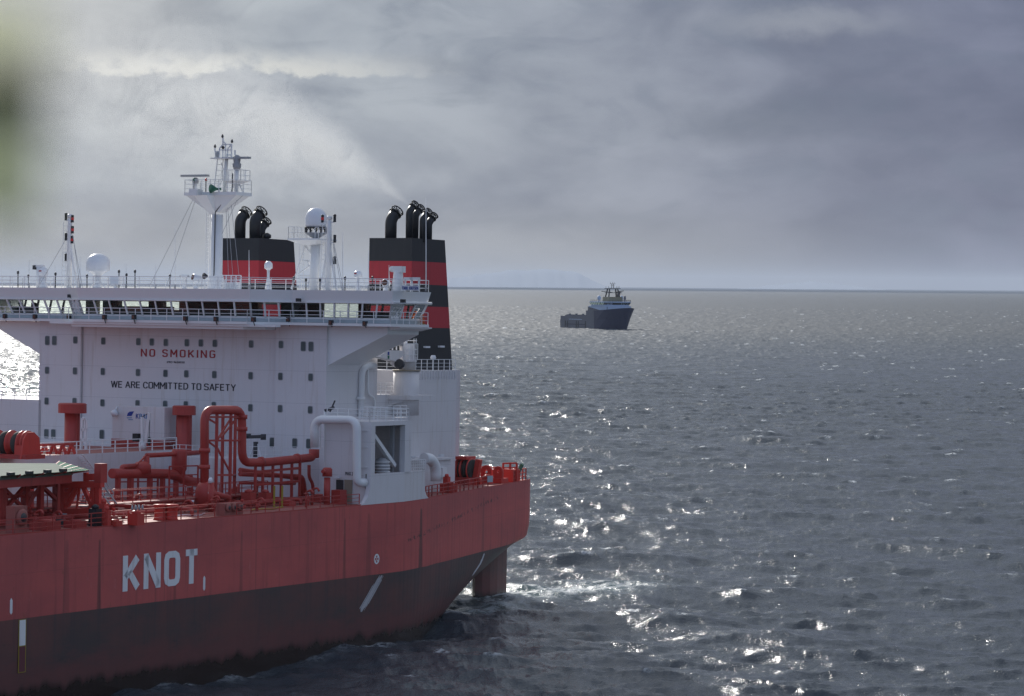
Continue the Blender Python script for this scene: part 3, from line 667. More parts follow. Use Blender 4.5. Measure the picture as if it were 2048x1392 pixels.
# lattice topmast
tm = MB(); q1 = P5(437, 385); q2 = P5(441, 320); tm.tube([(5, P5(449, 385)[1], zt + .3), (5, P5(453, 315)[1], P5(453, 318)[2])], [.2, .17], W_, 10)
A = (5, P5(433, 385)[1], zt + .3); B = (5, P5(441, 318)[1], P5(441, 318)[2]); tm.ladder(A, B, .9, W_, step=.5, side=(1, 0, 0), r=.035)
tm.bar(P5(436, 375), P5(452, 350), .06, W_); tm.bar(P5(452, 350), P5(442, 325), .06, W_)
zp = P5(445, 317)[2]; tm.box((4.3, P5(429, 317)[1], zp - .05), (5.7, P5(470, 317)[1], zp + .05), W_)
for xa, ya, xb, yb in ((439, 317, 439, 297), (439, 297, 446, 289), (446, 317, 446, 276), (446, 282, 451, 287), (451, 287, 451, 317), (463, 317, 463, 288), (446, 289, 463, 289), (439, 300, 463, 300), (431, 317, 431, 303), (431, 303, 439, 303), (430, 303, 430, 293), (454, 317, 456, 297), (456, 297, 462, 290), (470, 317, 470, 300), (453, 310, 463, 310)):
    tm.bar(P5(xa, ya), P5(xb, yb), .10, W_)
for x, y in ((445, 272), (464, 282), (430, 292)):
    tm.lathe(P5(x, y + 4), [(.05, 0), (.13, .1), (.05, .35)], 'dark_metal', 8)
tm.lathe(P5(446, 298), [(.1, 0), (.16, .15), (.05, .3)], 'dark_metal', 8); tm.lathe(P5(435, 315), [(.14, 0), (.2, .15), (.2, .4), (.1, .5)], 'grey_metal', 10)
tm.build('topmast', mast)
# two radars
rd = MB(); p = P5(391, 352); rd.tube([(5, p[1] + .1, zt + .3), (5, p[1], p[2] - .5)], .12, W_, 8); rd.bar((5, p[1] + .8, zt + .3), (5, p[1] + .1, p[2] - 1.3), .08, W_); rd.lathe((5, p[1], p[2] - .75), [(.22, 0), (.3, .15), (.3, .45), (.12, .6)], 'grey_metal', 12)
rd.box((4.75, P5(364, 351)[1], p[2] - .07), (5.25, P5(416, 351)[1], p[2] + .12), 'grey_metal'); rd.build('radar_scanner', mast)
rd = MB(); p = P5(474, 316); pb = P5(474, 366)
rd.tube([(5, pb[1] - .05, zt + .3), (5, p[1], P5(474, 340)[2])], .2, W_, 10)
for xa in (461, 486): rd.bar((5, P5(xa, 390)[1], zt + .3), (5, P5(474 + (xa - 474) * .3, 366)[1], pb[2]), .09, W_)
rd.bar((5, P5(464, 384)[1], zt + 1.0), (5, P5(484, 384)[1], zt + .9), .07, W_)
rd.raw([(4.2, P5(454, 362)[1], P5(470, 362)[2]), (5.8, P5(454, 362)[1], P5(470, 362)[2]), (5.8, P5(491, 362)[1], P5(470, 362)[2]), (4.2, P5(491, 362)[1], P5(470, 362)[2]), (4.8, P5(469, 369)[1], P5(470, 369)[2]), (5.2, P5(469, 369)[1], P5(470, 369)[2]), (5.2, P5(478, 369)[1], P5(470, 369)[2]), (4.8, P5(478, 369)[1], P5(470, 369)[2])],
       [(0, 1, 2, 3), (4, 7, 6, 5), (0, 4, 5, 1), (1, 5, 6, 2), (2, 6, 7, 3), (3, 7, 4, 0)], W_)
zz = P5(470, 362)[2]; ya, yb = P5(454.5, 362)[1], P5(490.5, 362)[1]; rd.rail([(4.25, ya, zz), (4.25, yb, zz), (5.75, yb, zz), (5.75, ya, zz)], step=.6, h=1.0, bars=2, r=.022, closed=True)
rd.lathe((5, p[1], P5(474, 341)[2]), [(.2, 0), (.38, .25), (.42, .6), (.3, .7), (.34, .95), (.3, 1.3), (.1, 1.45)], 'grey_metal', 12)
rd.box((4.75, P5(441, 316)[1] + .3, p[2] - .09), (5.25, P5(499, 316)[1], p[2] + .1), 'grey_metal'); rd.build('radar_scanner', mast)
hn = MB(); p = P5(444, 379); hn.lathe((3.6, p[1], p[2]), [(.42, -.25), (.3, 0), (.12, .35), (.12, .8)], 'green_paint', 14, axis=(1, .45, 0)); hn.bar((4.1, p[1] + .3, zt + .3), (4.1, p[1] + .3, p[2]), .12, W_); hn.build('fog_horn', mast)
for x, y, mm in ((403, 362, 'green_paint'), (427, 362, 'lamp_red')):
    p = P5(x, y); lg = MB(); lg.bar((3.8, p[1], zt + .3), (3.8, p[1], p[2]), .07, 'dark_metal'); lg.lathe((3.8, p[1], p[2] - .05), [(.1, 0), (.1, .2), (.06, .26)], mm, 8); lg.build('signal_lamp', mast)
MB().box((2.9, P5(404, 383)[1], zt - .05), (3.9, P5(420, 383)[1], zt + .55), W_).build('lamp_box', mast)
# stays of the mast
st_ = MB()
for xa, ya, xb, yb in ((389, 393, 330, 575), (393, 393, 365, 572), (452, 410, 488, 556), (455, 408, 498, 572), (462, 405, 510, 562), (475, 398, 475, 470), (487, 390, 487, 420)):
    a, b__ = P5(xa, ya), P5(xb, yb); st_.tube([a, (2.5, b__[1], b__[2])], .022, 'grey_metal', 5)
st_.build('stay', mast)

# lesser signal masts with stacked lamps
def signal_mast(x, yt, L, lamp_left, stays, lean=None):
    b0, t0 = pL(x, 575, L), pL(x, yt, L); yy = t0[1]; m1 = MB()
    m1.tube([(L, yy, ZR), (L, yy, t0[2] - .8), (L, yy, t0[2])], [.28, .22, .18], W_, 10)
    m1.lathe((L, yy, t0[2]), [(.24, -.15), (.26, .12), (.16, .18)], W_, 10)
    o = m1.build('signal_mast', ship)
    for dx, y, mat in lamp_left:
        p = pL(x + dx, y, L); lg = MB(); lg.bar((L, yy, p[2] - .35), (L, p[1], p[2] - .3), .1, W_); lg.lathe((L, p[1], p[2] - .32), [(.15, 0), (.15, .06), (.13, .08), (.13, .58), (.16, .6), (.1, .7)], 'black_paint', 8)
        if mat: lg.lathe((L, p[1], p[2] - .1), [(.145, 0), (.145, .25)], mat, 8)
        lg.build('signal_lamp', o)
    ld = MB(); ld.ladder((L + .1, yy - .75 if lean is None else yy - .6, ZR), (L + .1, yy - .6, t0[2] - .5), .4, W_, side=(0, 1, 0), r=.02, step=.4)
    for f in (.25, .5, .75, .95): ld.bar((L + .1, yy - .6, ZR + (t0[2] - ZR) * f), (L, yy, ZR + (t0[2] - ZR) * f), .05, W_)
    ld.build('ladder', o)
    sv = MB()
    for xa, ya, xb in stays: a, b__ = pL(xa, ya, L), pL(xb, 577, L); sv.tube([a, (L - 1.5, b__[1], ZR)], .022, 'grey_metal', 5)
    sv.bar((L, yy + .15, t0[2] - 3.0), (L + .2, pL(x + 13, 570, L)[1], ZR), .16, W_); sv.build('stay', o)
    return o
signal_mast(140, 432, 3.5, [(-8, 434, None), (-8, 474, None), (-8, 515, None), (5, 438, 'lamp_red'), (5, 460, 'lamp_red'), (4, 480, 'lamp_red')], [(132, 478, 95), (145, 470, 185), (146, 470, 180)])
signal_mast(659, 436, 3.0, [(10.5, 437, None), (10.5, 478, None), (10.5, 521, None), (-14, 438, 'lamp_red')], [(668, 487, 706), (667, 487, 690), (667, 490, 702)])
# big satellite dome on its tower
L = 5.0; cy2 = pL(631, 500, L)[1]; tw = MB(); zt2 = pL(631, 481, L)[2]; zb2 = pL(631, 490, L)[2]
tw.tube([(L, cy2 - .1, ZR), (L, cy2, zb2)], .45, W_, 14)
yl, yr = pL(594, 480, L)[1], pL(655, 480, L)[1]
tw.raw([(L - 1.6, yl, zt2), (L + 1.6, yl, zt2), (L + 1.6, yr, zt2), (L - 1.6, yr, zt2), (L - .7, pL(611, 489, L)[1], zb2), (L + .7, pL(611, 489, L)[1], zb2), (L + .7, pL(637, 489, L)[1], zb2), (L - .7, pL(637, 489, L)[1], zb2)],
       [(0, 1, 2, 3), (4, 7, 6, 5), (0, 4, 5, 1), (1, 5, 6, 2), (2, 6, 7, 3), (3, 7, 4, 0)], W_)
tw.box((L - 1.6, yl, zt2), (L + 1.6, yr, zt2 + .14), W_)
for xa, ya, xb, yb in ((611, 491, 583, 578), (611, 493, 631, 516), (604, 521, 631, 522), (596, 548, 630, 524), (596, 551, 631, 552), (594, 556, 631, 572), (655, 500, 641, 578), (650, 522, 658, 522), (616, 521, 618, 532)):
    tw.bar(pL(xa, ya, L), pL(xb, yb, L), .13, W_)
dome_t = tw.build('dome_tower', ship)
ld = MB(); ld.ladder((L - .4, pL(608, 575, L)[1], ZR), (L - .4, pL(608, 482, L)[1], zt2), .45, W_, side=(0, 1, 0), r=.02, step=.4); ld.ladder((L + .6, pL(647, 575, L)[1], ZR), (L + .6, pL(648, 482, L)[1], zt2), .4, W_, side=(0, 1, 0), r=.02, step=.4); ld.build('ladder', dome_t)
MB().rail([(L - 1.5, yl + .05, zt2 + .14), (L - 1.5, pL(606, 480, L)[1], zt2 + .14), (L + 1.5, pL(606, 480, L)[1], zt2 + .14), (L + 1.5, yl + .05, zt2 + .14)], step=.6, h=1.05, bars=2, r=.022, closed=True).rail([(L - 1.5, pL(648, 480, L)[1], zt2 + .14), (L - 1.5, yr, zt2 + .14)], step=.5, h=1.0, bars=2, r=.022).build('railing', dome_t)
db = MB(); zc = pL(631, 479, L)[2]; zs = pL(631, 467, L)[2]; zd = pL(631, 455, L)[2]; ztop = pL(631, 416, L)[2]
db.lathe((L, cy2, zc), [(.3, 0), (.3, .1), (1.0, zs - zc), (1.0, zs - zc + .06)], 'grey_metal', 20)
for j in range(12):
    a = 2 * PI * j / 12; a2 = 2 * PI * (j + .5) / 12
    db.bar((L + .95 * math.cos(a), cy2 + .95 * math.sin(a), zs), (L + .97 * math.cos(a), cy2 + .97 * math.sin(a), zd), .07, 'dark_metal'); db.bar((L + .95 * math.cos(a), cy2 + .95 * math.sin(a), zd - .3), (L + .97 * math.cos(a2), cy2 + .97 * math.sin(a2), zd), .05, 'dark_metal')
db.lathe((L, cy2, zd - .05), [(1.0, 0), (1.0, .08)], 'black_paint', 24)
db.build('dome_base', dome_t)
def dome_profile(r, h, n=14):
    P = [(r * .93, 0), (r * .97, h * .15), (r, h * .40)]
    for j in range(1, n + 1):
        a = j / n * PI / 2; P.append((max(.01, r * math.cos(a)), h * .40 + h * .60 * math.sin(a)))
    return P
MB().lathe((L, cy2, zd + .03), dome_profile(1.0, ztop - zd), 'dome_white', 32).build('satellite_dome', dome_t)
# the smaller domes
def dome(x, ytop, yeq, yneck, rad_px, L, stem=.25, mark=None):
    c, tp, nk = pL(x, yeq, L), pL(x, ytop, L), pL(x, yneck, L); r = abs(pL(x + rad_px, yeq, L)[1] - c[1]); d = MB()
    d.tube([(L, c[1], ZR), (L, c[1], nk[2])], stem, W_, 10); d.lathe((L, c[1], ZR), [(stem * 1.6, 0), (stem * 1.3, .5)], W_, 10)
    for a in (-1, 1): d.bar((L, c[1] + a * r * .9, ZR), (L, c[1], nk[2] - .2), .07, W_)
    h = c[2] - nk[2]; P = [(stem * .9, 0), (r * .75, h * .35), (r * .98, h * .42)]
    for j in range(15):
        a = j / 14 * PI / 2; P.append((max(.01, r * math.cos(a)), h + (tp[2] - c[2]) * math.sin(a)))
    o = d.build('dome_stand', roof); MB().lathe((L, c[1], nk[2]), P, 'dome_white', 24).build('satellite_dome', o)
    if mark: MB().box((L - r - .02, c[1] - r * .45, c[2] - .02), (L - r * .8, c[1] + r * .2, c[2] + .1), mark).build('emblem', o)
dome(196, 507, 527, 552, 19.5, 4, .28)
bl_ = pL(185, 531, 4 - .98); emb = MB()
for j in range(5):
    a = -PI / 2 + j * .5; emb.cbox((bl_[0], bl_[1] + .17 * math.cos(a), bl_[2] + .17 * math.sin(a)), (.06, .12, .1), 'dark_metal')
emb.build('emblem', roof)
dome(537, 522, 531, 541, 7, 4, .13); dome(716, 541, 548, 558, 7, 3, .12, 'red_ink'); dome(87, 534, 543, 556, 7.5, 3, .3, 'red_ink')
ap = MB(); p = pL(79, 535, 3); ap.tube([(3, p[1], ZR), (3, p[1], p[2])], .3, W_, 10); ap.box((2.8, p[1] - .5, p[2]), (3.2, p[1] + .5, p[2] + .25), W_); ap.cbox((2.9, p[1] - .45, p[2]), (.4, .3, .4), 'dark_metal'); ap.build('lamp_stand', roof)
# search lights, small cabinets
def searchlight(x, y, L, tilt=(-1, -.5, .25)):
    p = pL(x, y, L); s_ = MB(); s_.lathe((L, p[1], ZR), [(.28, 0), (.24, .3), (.16, .35)], W_, 10); s_.bar((L, p[1] - .3, ZR + .35), (L, p[1] - .3, p[2]), .08, W_); s_.bar((L, p[1] + .3, ZR + .35), (L, p[1] + .3, p[2]), .08, W_)
    s_.lathe(p, [(.3, -.35), (.32, -.2), (.32, .3), (.24, .35)], 'dome_white', 14, axis=tilt); s_.lathe(p, [(.27, .36), (.24, .37)], 'brown_inside', 14, axis=tilt); s_.build('searchlight', roof)
searchlight(392, 556, 1.5); searchlight(772, 566, .8, (-1, .2, .1))
p = pL(409, 552, 2); hl = MB(); hl.bar((2, p[1], ZR), (2, p[1], p[2]), .08, W_); hl.lathe(p, [(.3, -.05), (.12, .3)], 'dark_metal', 12, axis=(1, .3, 0)); hl.build('loudspeaker', roof)
p = pL(369, 556, 2); hl = MB(); hl.lathe((2, p[1], ZR), [(.3, 0), (.2, .3), (.2, 1.0), (.4, 1.15), (.4, 1.35)], W_, 10); hl.bar((2, p[1] - .5, ZR + 1.2), (2, p[1] + .5, ZR + 1.2), .16, 'grey_metal'); hl.build('compass_stand', roof)
p = pL(232, 560, 3); hl = MB(); hl.box((2.7, p[1] - .5, ZR + .4), (3.3, p[1] + .5, ZR + 1.15), W_); hl.cbox((3, p[1], ZR + .2), (.3, .3, .4), W_); hl.build('deck_box', roof)
p = pL(462, 564, 2); hl = MB(); hl.box((1.7, p[1] - .8, ZR), (2.5, p[1] + .8, ZR + .7), W_); hl.rail([(1.4, p[1] - 1.2, ZR), (1.4, p[1] + 1.5, ZR)], step=.6, h=1.3, r=.04); hl.build('deck_box', roof)
# white ventilator with twin heads and the ship's name board near the wing end
vc = MB(); p = pL(796, 575, 1.2); pt = pL(796, 541, 1.2); vc.lathe((1.2, p[1], ZR), [(.62, 0), (.5, .5), (.42, 1.6), (.38, pt[2] - ZR)], W_, 14); vc.cbox((1.2, p[1] + .1, pt[2] + .1), (.7, .9, .55), W_); vc.lathe((1.2, p[1] - .5, pt[2] + .12), [(.26, -.3), (.26, .3)], W_, 12, axis=(1, 0, 0)); vc.build('vent_mast', roof)
nb = MB(); a, b__ = pL(802, 581, .6), pL(838, 571, .6); nb.box((.6, a[1], a[2]), (.68, b__[1], b__[2]), 'letter_white')
for yy in (a[1] + .35, (a[1] + b__[1]) / 2 + .1, b__[1] - .1): nb.bar((.75, yy, ZR), (.75, yy, b__[2] + .55), .12, W_)
for yy in (a[1] + .7, b__[1] - .5): nb.cbox((.75, yy, b__[2] + .6), (.3, .9, .22), W_)
name_b = nb.build('name_board', roof); place_text('lettering', text_mesh('TORILL KNUTSEN', .02, .01), (a[1] + .08, a[2] + .08), (b__[1] - .08, b__[2] - .08), 'L', .595, 'blue_ink', name_b)

# ---- funnels
Z0, ZB, Z1 = 23.4, [23.4, 27.58, 29.63, 31.74, 33.94, 36.15], 36.15
def funnel(sg):
    f = MB(); ya, yb = 6.4 * sg, 11.2 * sg
    le = lambda z: 29.75 - (z - 23.4) * .145
    for i in range(5):
        z0, z1 = ZB[i], ZB[i + 1]; mat = 'black_paint' if i in (0, 2, 4) else 'funnel_red'
        f.prism([(21.7, ya), (le(z0), ya), (le(z0), yb), (21.7, yb)], z0, z1, mat, [(21.7, ya), (le(z1), ya), (le(z1), yb), (21.7, yb)])
    return f.build('funnel', ship, 'black funnel with two red bands, nearer the stern' if sg > 0 else 'black funnel with two red bands, behind the main mast')
fun = {1: funnel(1), -1: funnel(-1)}
def stack(x0, x1, ybend, parent, L, ring=True):
    a, b__ = pL(x0, 478, L), pL(x1, 478, L); r = abs(b__[1] - a[1]) / 2 * .87; yy = (a[1] + b__[1]) / 2; zb_ = pL((x0 + x1) / 2, ybend, L)[2]
    e = MB(); zb_ += .15; tip = (L + .34 + r * .45, yy + .12, zb_ + .40 + r * .5)
    e.tube([(L, yy, 35.8), (L, yy, zb_), tip], r, 'black_paint', 16, bend=r * .7)
    o = e.build('exhaust_pipe', parent); d = Vector((.62, .18, .62)).normalized(); C = Vector(tip)
    g = MB(); q_ = Vector((0, 0, 1)).rotation_difference(d)
    for rr_, h in ((r * 1.1, -.05), (r * 1.1, .38)):
        g.tube([C + q_ @ Vector((rr_ * math.cos(2 * PI * j / 20), rr_ * math.sin(2 * PI * j / 20), h)) for j in range(21)], .06, 'black_paint', 6)
    for j in range(8):
        u = 2 * PI * j / 8; u2 = 2 * PI * (j + 1) / 8
        g.bar(C + q_ @ Vector((r * 1.12 * math.cos(u), r * 1.12 * math.sin(u), -.05)), C + q_ @ Vector((r * 1.12 * math.cos(u2 if j % 2 else u), r * 1.12 * math.sin(u2 if j % 2 else u), .42)), .05, 'black_paint')
        g.bar(C + q_ @ Vector((r * 1.1 * math.cos(u), r * 1.1 * math.sin(u), .42)), C + q_ @ Vector((0, 0, .42)), .05, 'black_paint')
    g.build('spark_guard', o)
for x0, x1, yb, L in ((770, 793, 443, 24.0), (811, 825, 427, 23.6), (823, 837, 434, 25.2), (838.5, 852.5, 442, 24.0), (850, 864, 450, 25.8)): stack(x0, x1, yb, fun[1], L)
for x0, x1, yb, L in ((469.5, 490.5, 443, 24.0), (499, 521, 443, 24.0), (514, 530, 461, 26.0)): stack(x0, x1, yb, fun[-1], L)
p = pL(534, 470, 25); MB().lathe((25, p[1], 36.0), [(.2, 0), (.2, .2), (.42, .3), (.42, .6), (.1, .8)], 'black_paint', 14).build('vent_cap', fun[-1])
for x, y in ((851, 694), (880, 693)):
    p = pY(x, y, 11.2); MB().cbox((p[0], 11.35, p[2]), (.8, .3, .18), 'dome_white').build('lamp', fun[1])

# ---- casing deck rails, crane
MB().rail([(14.5, 15.5, 23.55), (22.9, 15.5, 23.55)], step=1.05).build('railing', casing)
MB().rail([(14.5, 15.5, 23.55), (14.5, 3, 23.55)], step=1.2).build('railing', casing)
MB().rail([(8.8, 15.3, 21.4), (14.3, 15.3, 21.4)], step=.9).build('railing', casing)
MB().rail([(-7.4, 24.8, 19.5), (-1.0, 24.8, 19.5), (-1.0, 20.1, 19.5)], step=1.2).build('railing', casing)
MB().rail([(-7.4, 20.5, 19.5), (-7.4, 24.8, 19.5)], step=1.2).build('railing', casing)
MB().rail([(-.9, 19.8, 19.5), (6.9, 19.8, 19.5)], step=1.2).build('railing', casing)
MB().rail([(.2, -26.8, 20.2), (.2, -16.4, 20.2)], step=1.5).build('railing', casing)
MB().rail([(11.8, -26.8, 20.2), (11.8, -16.4, 20.2)], step=1.5).build('railing', casing)
p = pY(812, 790, 16.6); cx, cyy = p[0], 16.6; kr = MB()
zpl = pY(812, 742, 16.6)[2]
kr.prism([(cx - 1.6, 15.6), (cx + 3.0, 15.6), (cx + 3.0, 18.0), (cx - 1.6, 18.0)], 20.95, 21.35, WP); kr.raw([(cx - 1.4, 15.6, 20.3), (cx + 1.0, 15.6, 20.3), (cx + 1.0, 17.5, 20.95), (cx - 1.4, 17.5, 20.95), (cx - 1.4, 15.6, 20.95), (cx + 1.0, 15.6, 20.95)], [(0, 1, 2, 3), (0, 3, 4), (1, 5, 2), (2, 5, 4, 3), (0, 4, 5, 1)], WP)
kr.lathe((cx, cyy, 19.5), [(1.2, 0), (1.2, zpl - 19.5)], WP, 24); kr.lathe((cx, cyy, zpl), [(1.3, 0), (1.3, .12)], 'tan_inside', 24)
kr.lathe((cx + .1, cyy, zpl + .12), [(.75, 0), (.7, 2.4)], WP, 18)
crane = kr.build('crane', ship)
kj = MB(); z5 = zpl + 2.0
a = pY(765, 705, 16.6); b__ = pY(802, 700, 16.6); c = pY(790, 722, 16.6)
kj.xprism([(pY(752, 714, 16.6)[0], pY(752, 714, 16.6)[2]), (pY(766, 700, 16.6)[0], pY(766, 700, 16.6)[2]), (pY(797, 701, 16.6)[0], pY(797, 701, 16.6)[2]), (pY(800, 710, 16.6)[0], pY(800, 710, 16.6)[2]), (pY(786, 723, 16.6)[0], pY(786, 723, 16.6)[2])], 1, 16.1, 17.0, WP)
kj.bar(pY(786, 723, 16.6), pY(796, 730, 16.6), .5, WP); kj.bar(pY(803, 690, 16.6), pY(806, 736, 16.6), .3, WP)
e1 = pY(777, 710, 17.02); kj.cbox((e1[0], 17.03, e1[2] + .15), (.22, .04, .28), 'blue_ink'); kj.cbox((e1[0], 17.03, e1[2] - .2), (.22, .04, .28), 'green_paint'); kj.build('jib', crane)
kp = MB(); pp = [pY(806, 718, 17.2), pY(828, 718, 17.2)]; kp.box((pp[0][0], 15.9, pp[0][2] - .25), (pp[1][0], 17.5, pp[0][2] - .1), WP)
kp.rail([(pp[0][0], 17.4, pp[0][2] - .1), (pp[1][0] + .3, 17.4, pp[0][2] - .1)], step=.7, h=1.5, bars=3)
for j in range(4): kp.tube([(pp[1][0] + .2, 17.0 + .35 * math.cos(a_) * 2, zpl + .4 + j * .75) if False else (pp[1][0] + .5 + .45 * math.sin(a_), 16.6 + .5 * math.cos(a_), zpl + .4 + j * .8) for a_ in [PI * i / 6 for i in range(7)]], .04, W_, 5)
for a_ in (0, PI / 2, PI): kp.bar((pp[1][0] + .5 + .45 * math.sin(a_), 16.6 + .5 * math.cos(a_), zpl + .2), (pp[1][0] + .5 + .45 * math.sin(a_), 16.6 + .5 * math.cos(a_), zpl + 3.0), .06, W_)
for x in (785, 793, 801): kp.bar(pY(x, 700, 16.4), pY(x, 684, 16.4), .09, W_)
kp.bar(pY(811, 691, 16.4), pY(811, 679, 16.4), .25, W_); kp.lathe(pY(800, 692, 16.6), [(.3, 0), (.35, .3), (.1, .5)], 'grey_metal', 10); kp.build('crane_platform', crane)
cw = MB(); cw.tube([pY(797, 727, 17.3), pY(801, 730, 17.3)], .45, 'dark_metal', 14); cw.build('cable_drum', crane)
pl = MB(); p = pL(866, 735, 0); q_ = pY(866, 737, 15.3); pl.bar((q_[0], 15.3, 23.55), (q_[0], 15.3, pY(866, 716, 15.3)[2]), .1, W_); pl.lathe((q_[0], 15.3, pY(866, 719, 15.3)[2]), [(.2, 0), (.3, .15), (.2, .4)], 'dome_white', 10); pl.build('lamp_post', casing)

# ---- pipes on the house side and the big white loop
pw = MB(); ys = 15.85
pw.tube([pY(748, 731, ys), pY(736, 731, ys), pY(724, 740, ys), pY(722, 835, ys)], .30, W_, 12, bend=.7); pw.lathe(pY(721, 800, ys), [(.42, 0), (.42, .3)], W_, 12)
pw.tube([pY(736, 735, ys), pY(736, 788, ys), pY(750, 797, ys), pY(750, 840, ys)], .10, W_, 8, bend=.5); pw.build('wall_pipe', deckhouse)
lo = MB(); fl_ = -8.3
lo.tube([pL(629, 895, fl_), pL(629, 839, fl_), pL(714, 840, fl_), pL(714, 965, fl_), (fl_ + .75, pL(722, 966, fl_)[1], pL(722, 966, fl_)[2])], .365, W_, 16, bend=.9)
loop = lo.build('vent_pipe', ship, 'white overhead pipe loop')
MB().rail([pL(640, 924, -7.6), pL(648, 924, -7.6)], h=4.0, step=.5, bars=6).build('ladder', loop)
fr_ = MB(); p = pL(650, 826, -6.5); fr_.lathe((p[0], p[1], 19.5), [(.35, 0), (.3, .3), (.12, .4), (.12, .8)], W_, 10); fr_.bar((p[0], p[1], 20.3), (p[0], p[1] + .9, 20.6), .22, 'dark_metal'); fr_.bar((p[0], p[1] + .5, 20.2), (p[0], p[1] + 1.0, 21.2), .1, 'dark_metal'); fr_.build('fire_monitor', ship)
dr = MB(); a, b__ = pL(672, 1006, -7.52), pL(687, 960, -7.52); dr.box((-7.55, a[1], 12.6), (-7.45, b__[1], b__[2]), 'dark_metal'); a, b__ = pL(688, 1006, -7.6), pL(704, 960, -7.6); dr.box((-7.62, a[1], 12.6), (-7.52, b__[1], b__[2]), 'tan_inside'); dr.build('door', boat_house)
place_text('lettering', text_mesh('MAX 2'), (pL(691, 950, -7.5)[1], pL(691, 950, -7.5)[2]), (pL(706, 944, -7.5)[1], pL(706, 944, -7.5)[2]), 'L', -7.5, 'black_ink', boat_house)
MB().cbox(pL(674, 955, -7.8), (.3, .5, .12), 'dome_white').build('lamp', boat_house)

# ---- raised deck in front of the house
ra = MB(); zr = 16.42
ra.box((-75, -20, DK), (-6.0, 4.0, zr), WP); ra.box((-74.9, -19.9, zr), (-6.1, 3.9, zr + .012), 'deck_red')
ra.box((-6.0, -16.3, DK), (0.31, 4.0, 15.85), WP)
ra.prism([(-7.2, 4.0), (-7.2, 9.2), (-2.0, 15.0), (-.9, 15.6), (.3, 15.6), (.3, 4.0)], DK, 15.85, WP)
raised = ra.build('raised_deck', ship)
MB().rail([(-33, 3.9, zr + .01), (-6.1, 3.9, zr + .01)], step=1.75, r=.04).build('railing', raised)
MB().rail([(-4, -15, 15.9), (-4, -4, 15.9)], step=2.0).rail([(-7.1, 4.3, 15.85), (-7.1, 9.1, 15.85), (-2, 14.8, 15.85)], step=.7, r=.02).build('railing', raised)
fm = MB(); p = pZ(511, 914, 15.85); fm.tube([(p[0], p[1], 15.85), (p[0], p[1], 17.2)], .22, 'dark_metal', 10); fm.bar((p[0], p[1] - .9, 17.6), (p[0], p[1] + .9, 17.7), .3, 'dark_metal'); fm.lathe((p[0], p[1] - .8, 17.5), [(.2, 0), (.25, .4)], 'dark_metal', 8); fm.lathe((p[0], p[1] + .8, 17.4), [(.25, 0), (.25, .5)], 'dark_metal', 8)
for a_ in (-.6, .6): fm.bar((p[0], p[1] + a_, 15.85), (p[0], p[1] + a_ * .3, 17.0), .1, 'white_trim')
fm.build('fire_monitor', ship)
# white store with the sign
kl = -5.6; a, b__ = pL(224, 877, kl), pL(329, 815, kl); kb = MB(); kb.box((kl, a[1], a[2]), (kl + 2.6, b__[1], b__[2]), WP); kb.box((kl - .05, a[1] - .05, zr if kl < -6 else 15.86), (kl + 2.65, b__[1] + .05, a[2]), 'red_paint')
store = kb.build('deck_store', ship)
place_text('lettering', stroke_text('K', .15), (pL(272, 837, kl)[1], pL(272, 837, kl)[2]), (pL(277.5, 827, kl)[1], pL(277, 827.2, kl)[2]), 'L', kl, 'blue_ink', store)
place_text('lettering', stroke_text('BAL', .15, .3), (pL(279, 837, kl)[1], pL(279, 837.3, kl)[2]), (pL(297, 827, kl)[1], pL(297, 828, kl)[2]), 'L', kl, 'light_blue_ink', store)
lg = MB(); P = [(254, 832), (256, 826), (260, 823.2), (268, 822.6), (263, 832)]; lg.xprism([pL(x, y, kl)[1:] for x, y in P], 0, kl - .03, kl - .004, 'blue_ink')
for x0, x1, y in ((254, 264, 835.5), (257, 266, 839.3)): lg.xprism([pL(x0, y - .6, kl)[1:], pL(x1, y - .6, kl)[1:], pL(x1, y + .7, kl)[1:], pL(x0, y + .7, kl)[1:]], 0, kl - .03, kl - .004, 'light_blue_ink')
lg.build('emblem', store)
wl = MB(); p = pL(229, 826, kl - .4); wl.lathe(p, [(.3, -.25), (.32, .25)], 'dome_white', 12, axis=(.3, 1, .5)); wl.bar((kl, p[1], p[2] + .6), p, .1, W_); wl.build('lamp', store)
# red ventilators with square heads
for xc, w, cw_, y0, y1, L in ((143.5, 13, 24, 808, 826, -9.5), (367, 13.5, 20.5, 813, 830, -4.6)):
    p, t1, t0 = pL(xc, 900, L), pL(xc, y0, L), pL(xc, y1, L); r = abs(pL(xc + w, 860, L)[1] - p[1]); R = abs(pL(xc + cw_, 820, L)[1] - p[1]); zb_ = zr if L < -6 else 15.85
    v = MB(); v.lathe((L, p[1], zb_ - .05), [(r * 1.1, 0), (r, .3), (r, t0[2] - zb_ + .05)], 'red_paint', 20); v.lathe((L, p[1], t0[2]), [(R, 0), (R, t1[2] - t0[2]), (R * .9, t1[2] - t0[2] + .08)], 'red_paint', 20, smooth=False)
    o = v.build('ventilator', ship); MB().ladder((L - .2, p[1] + r + .15, zb_), (L - .2, p[1] + r + .15, t0[2]), .35, 'red_paint', side=(1, 0, 0), r=.025).build('ladder', o)
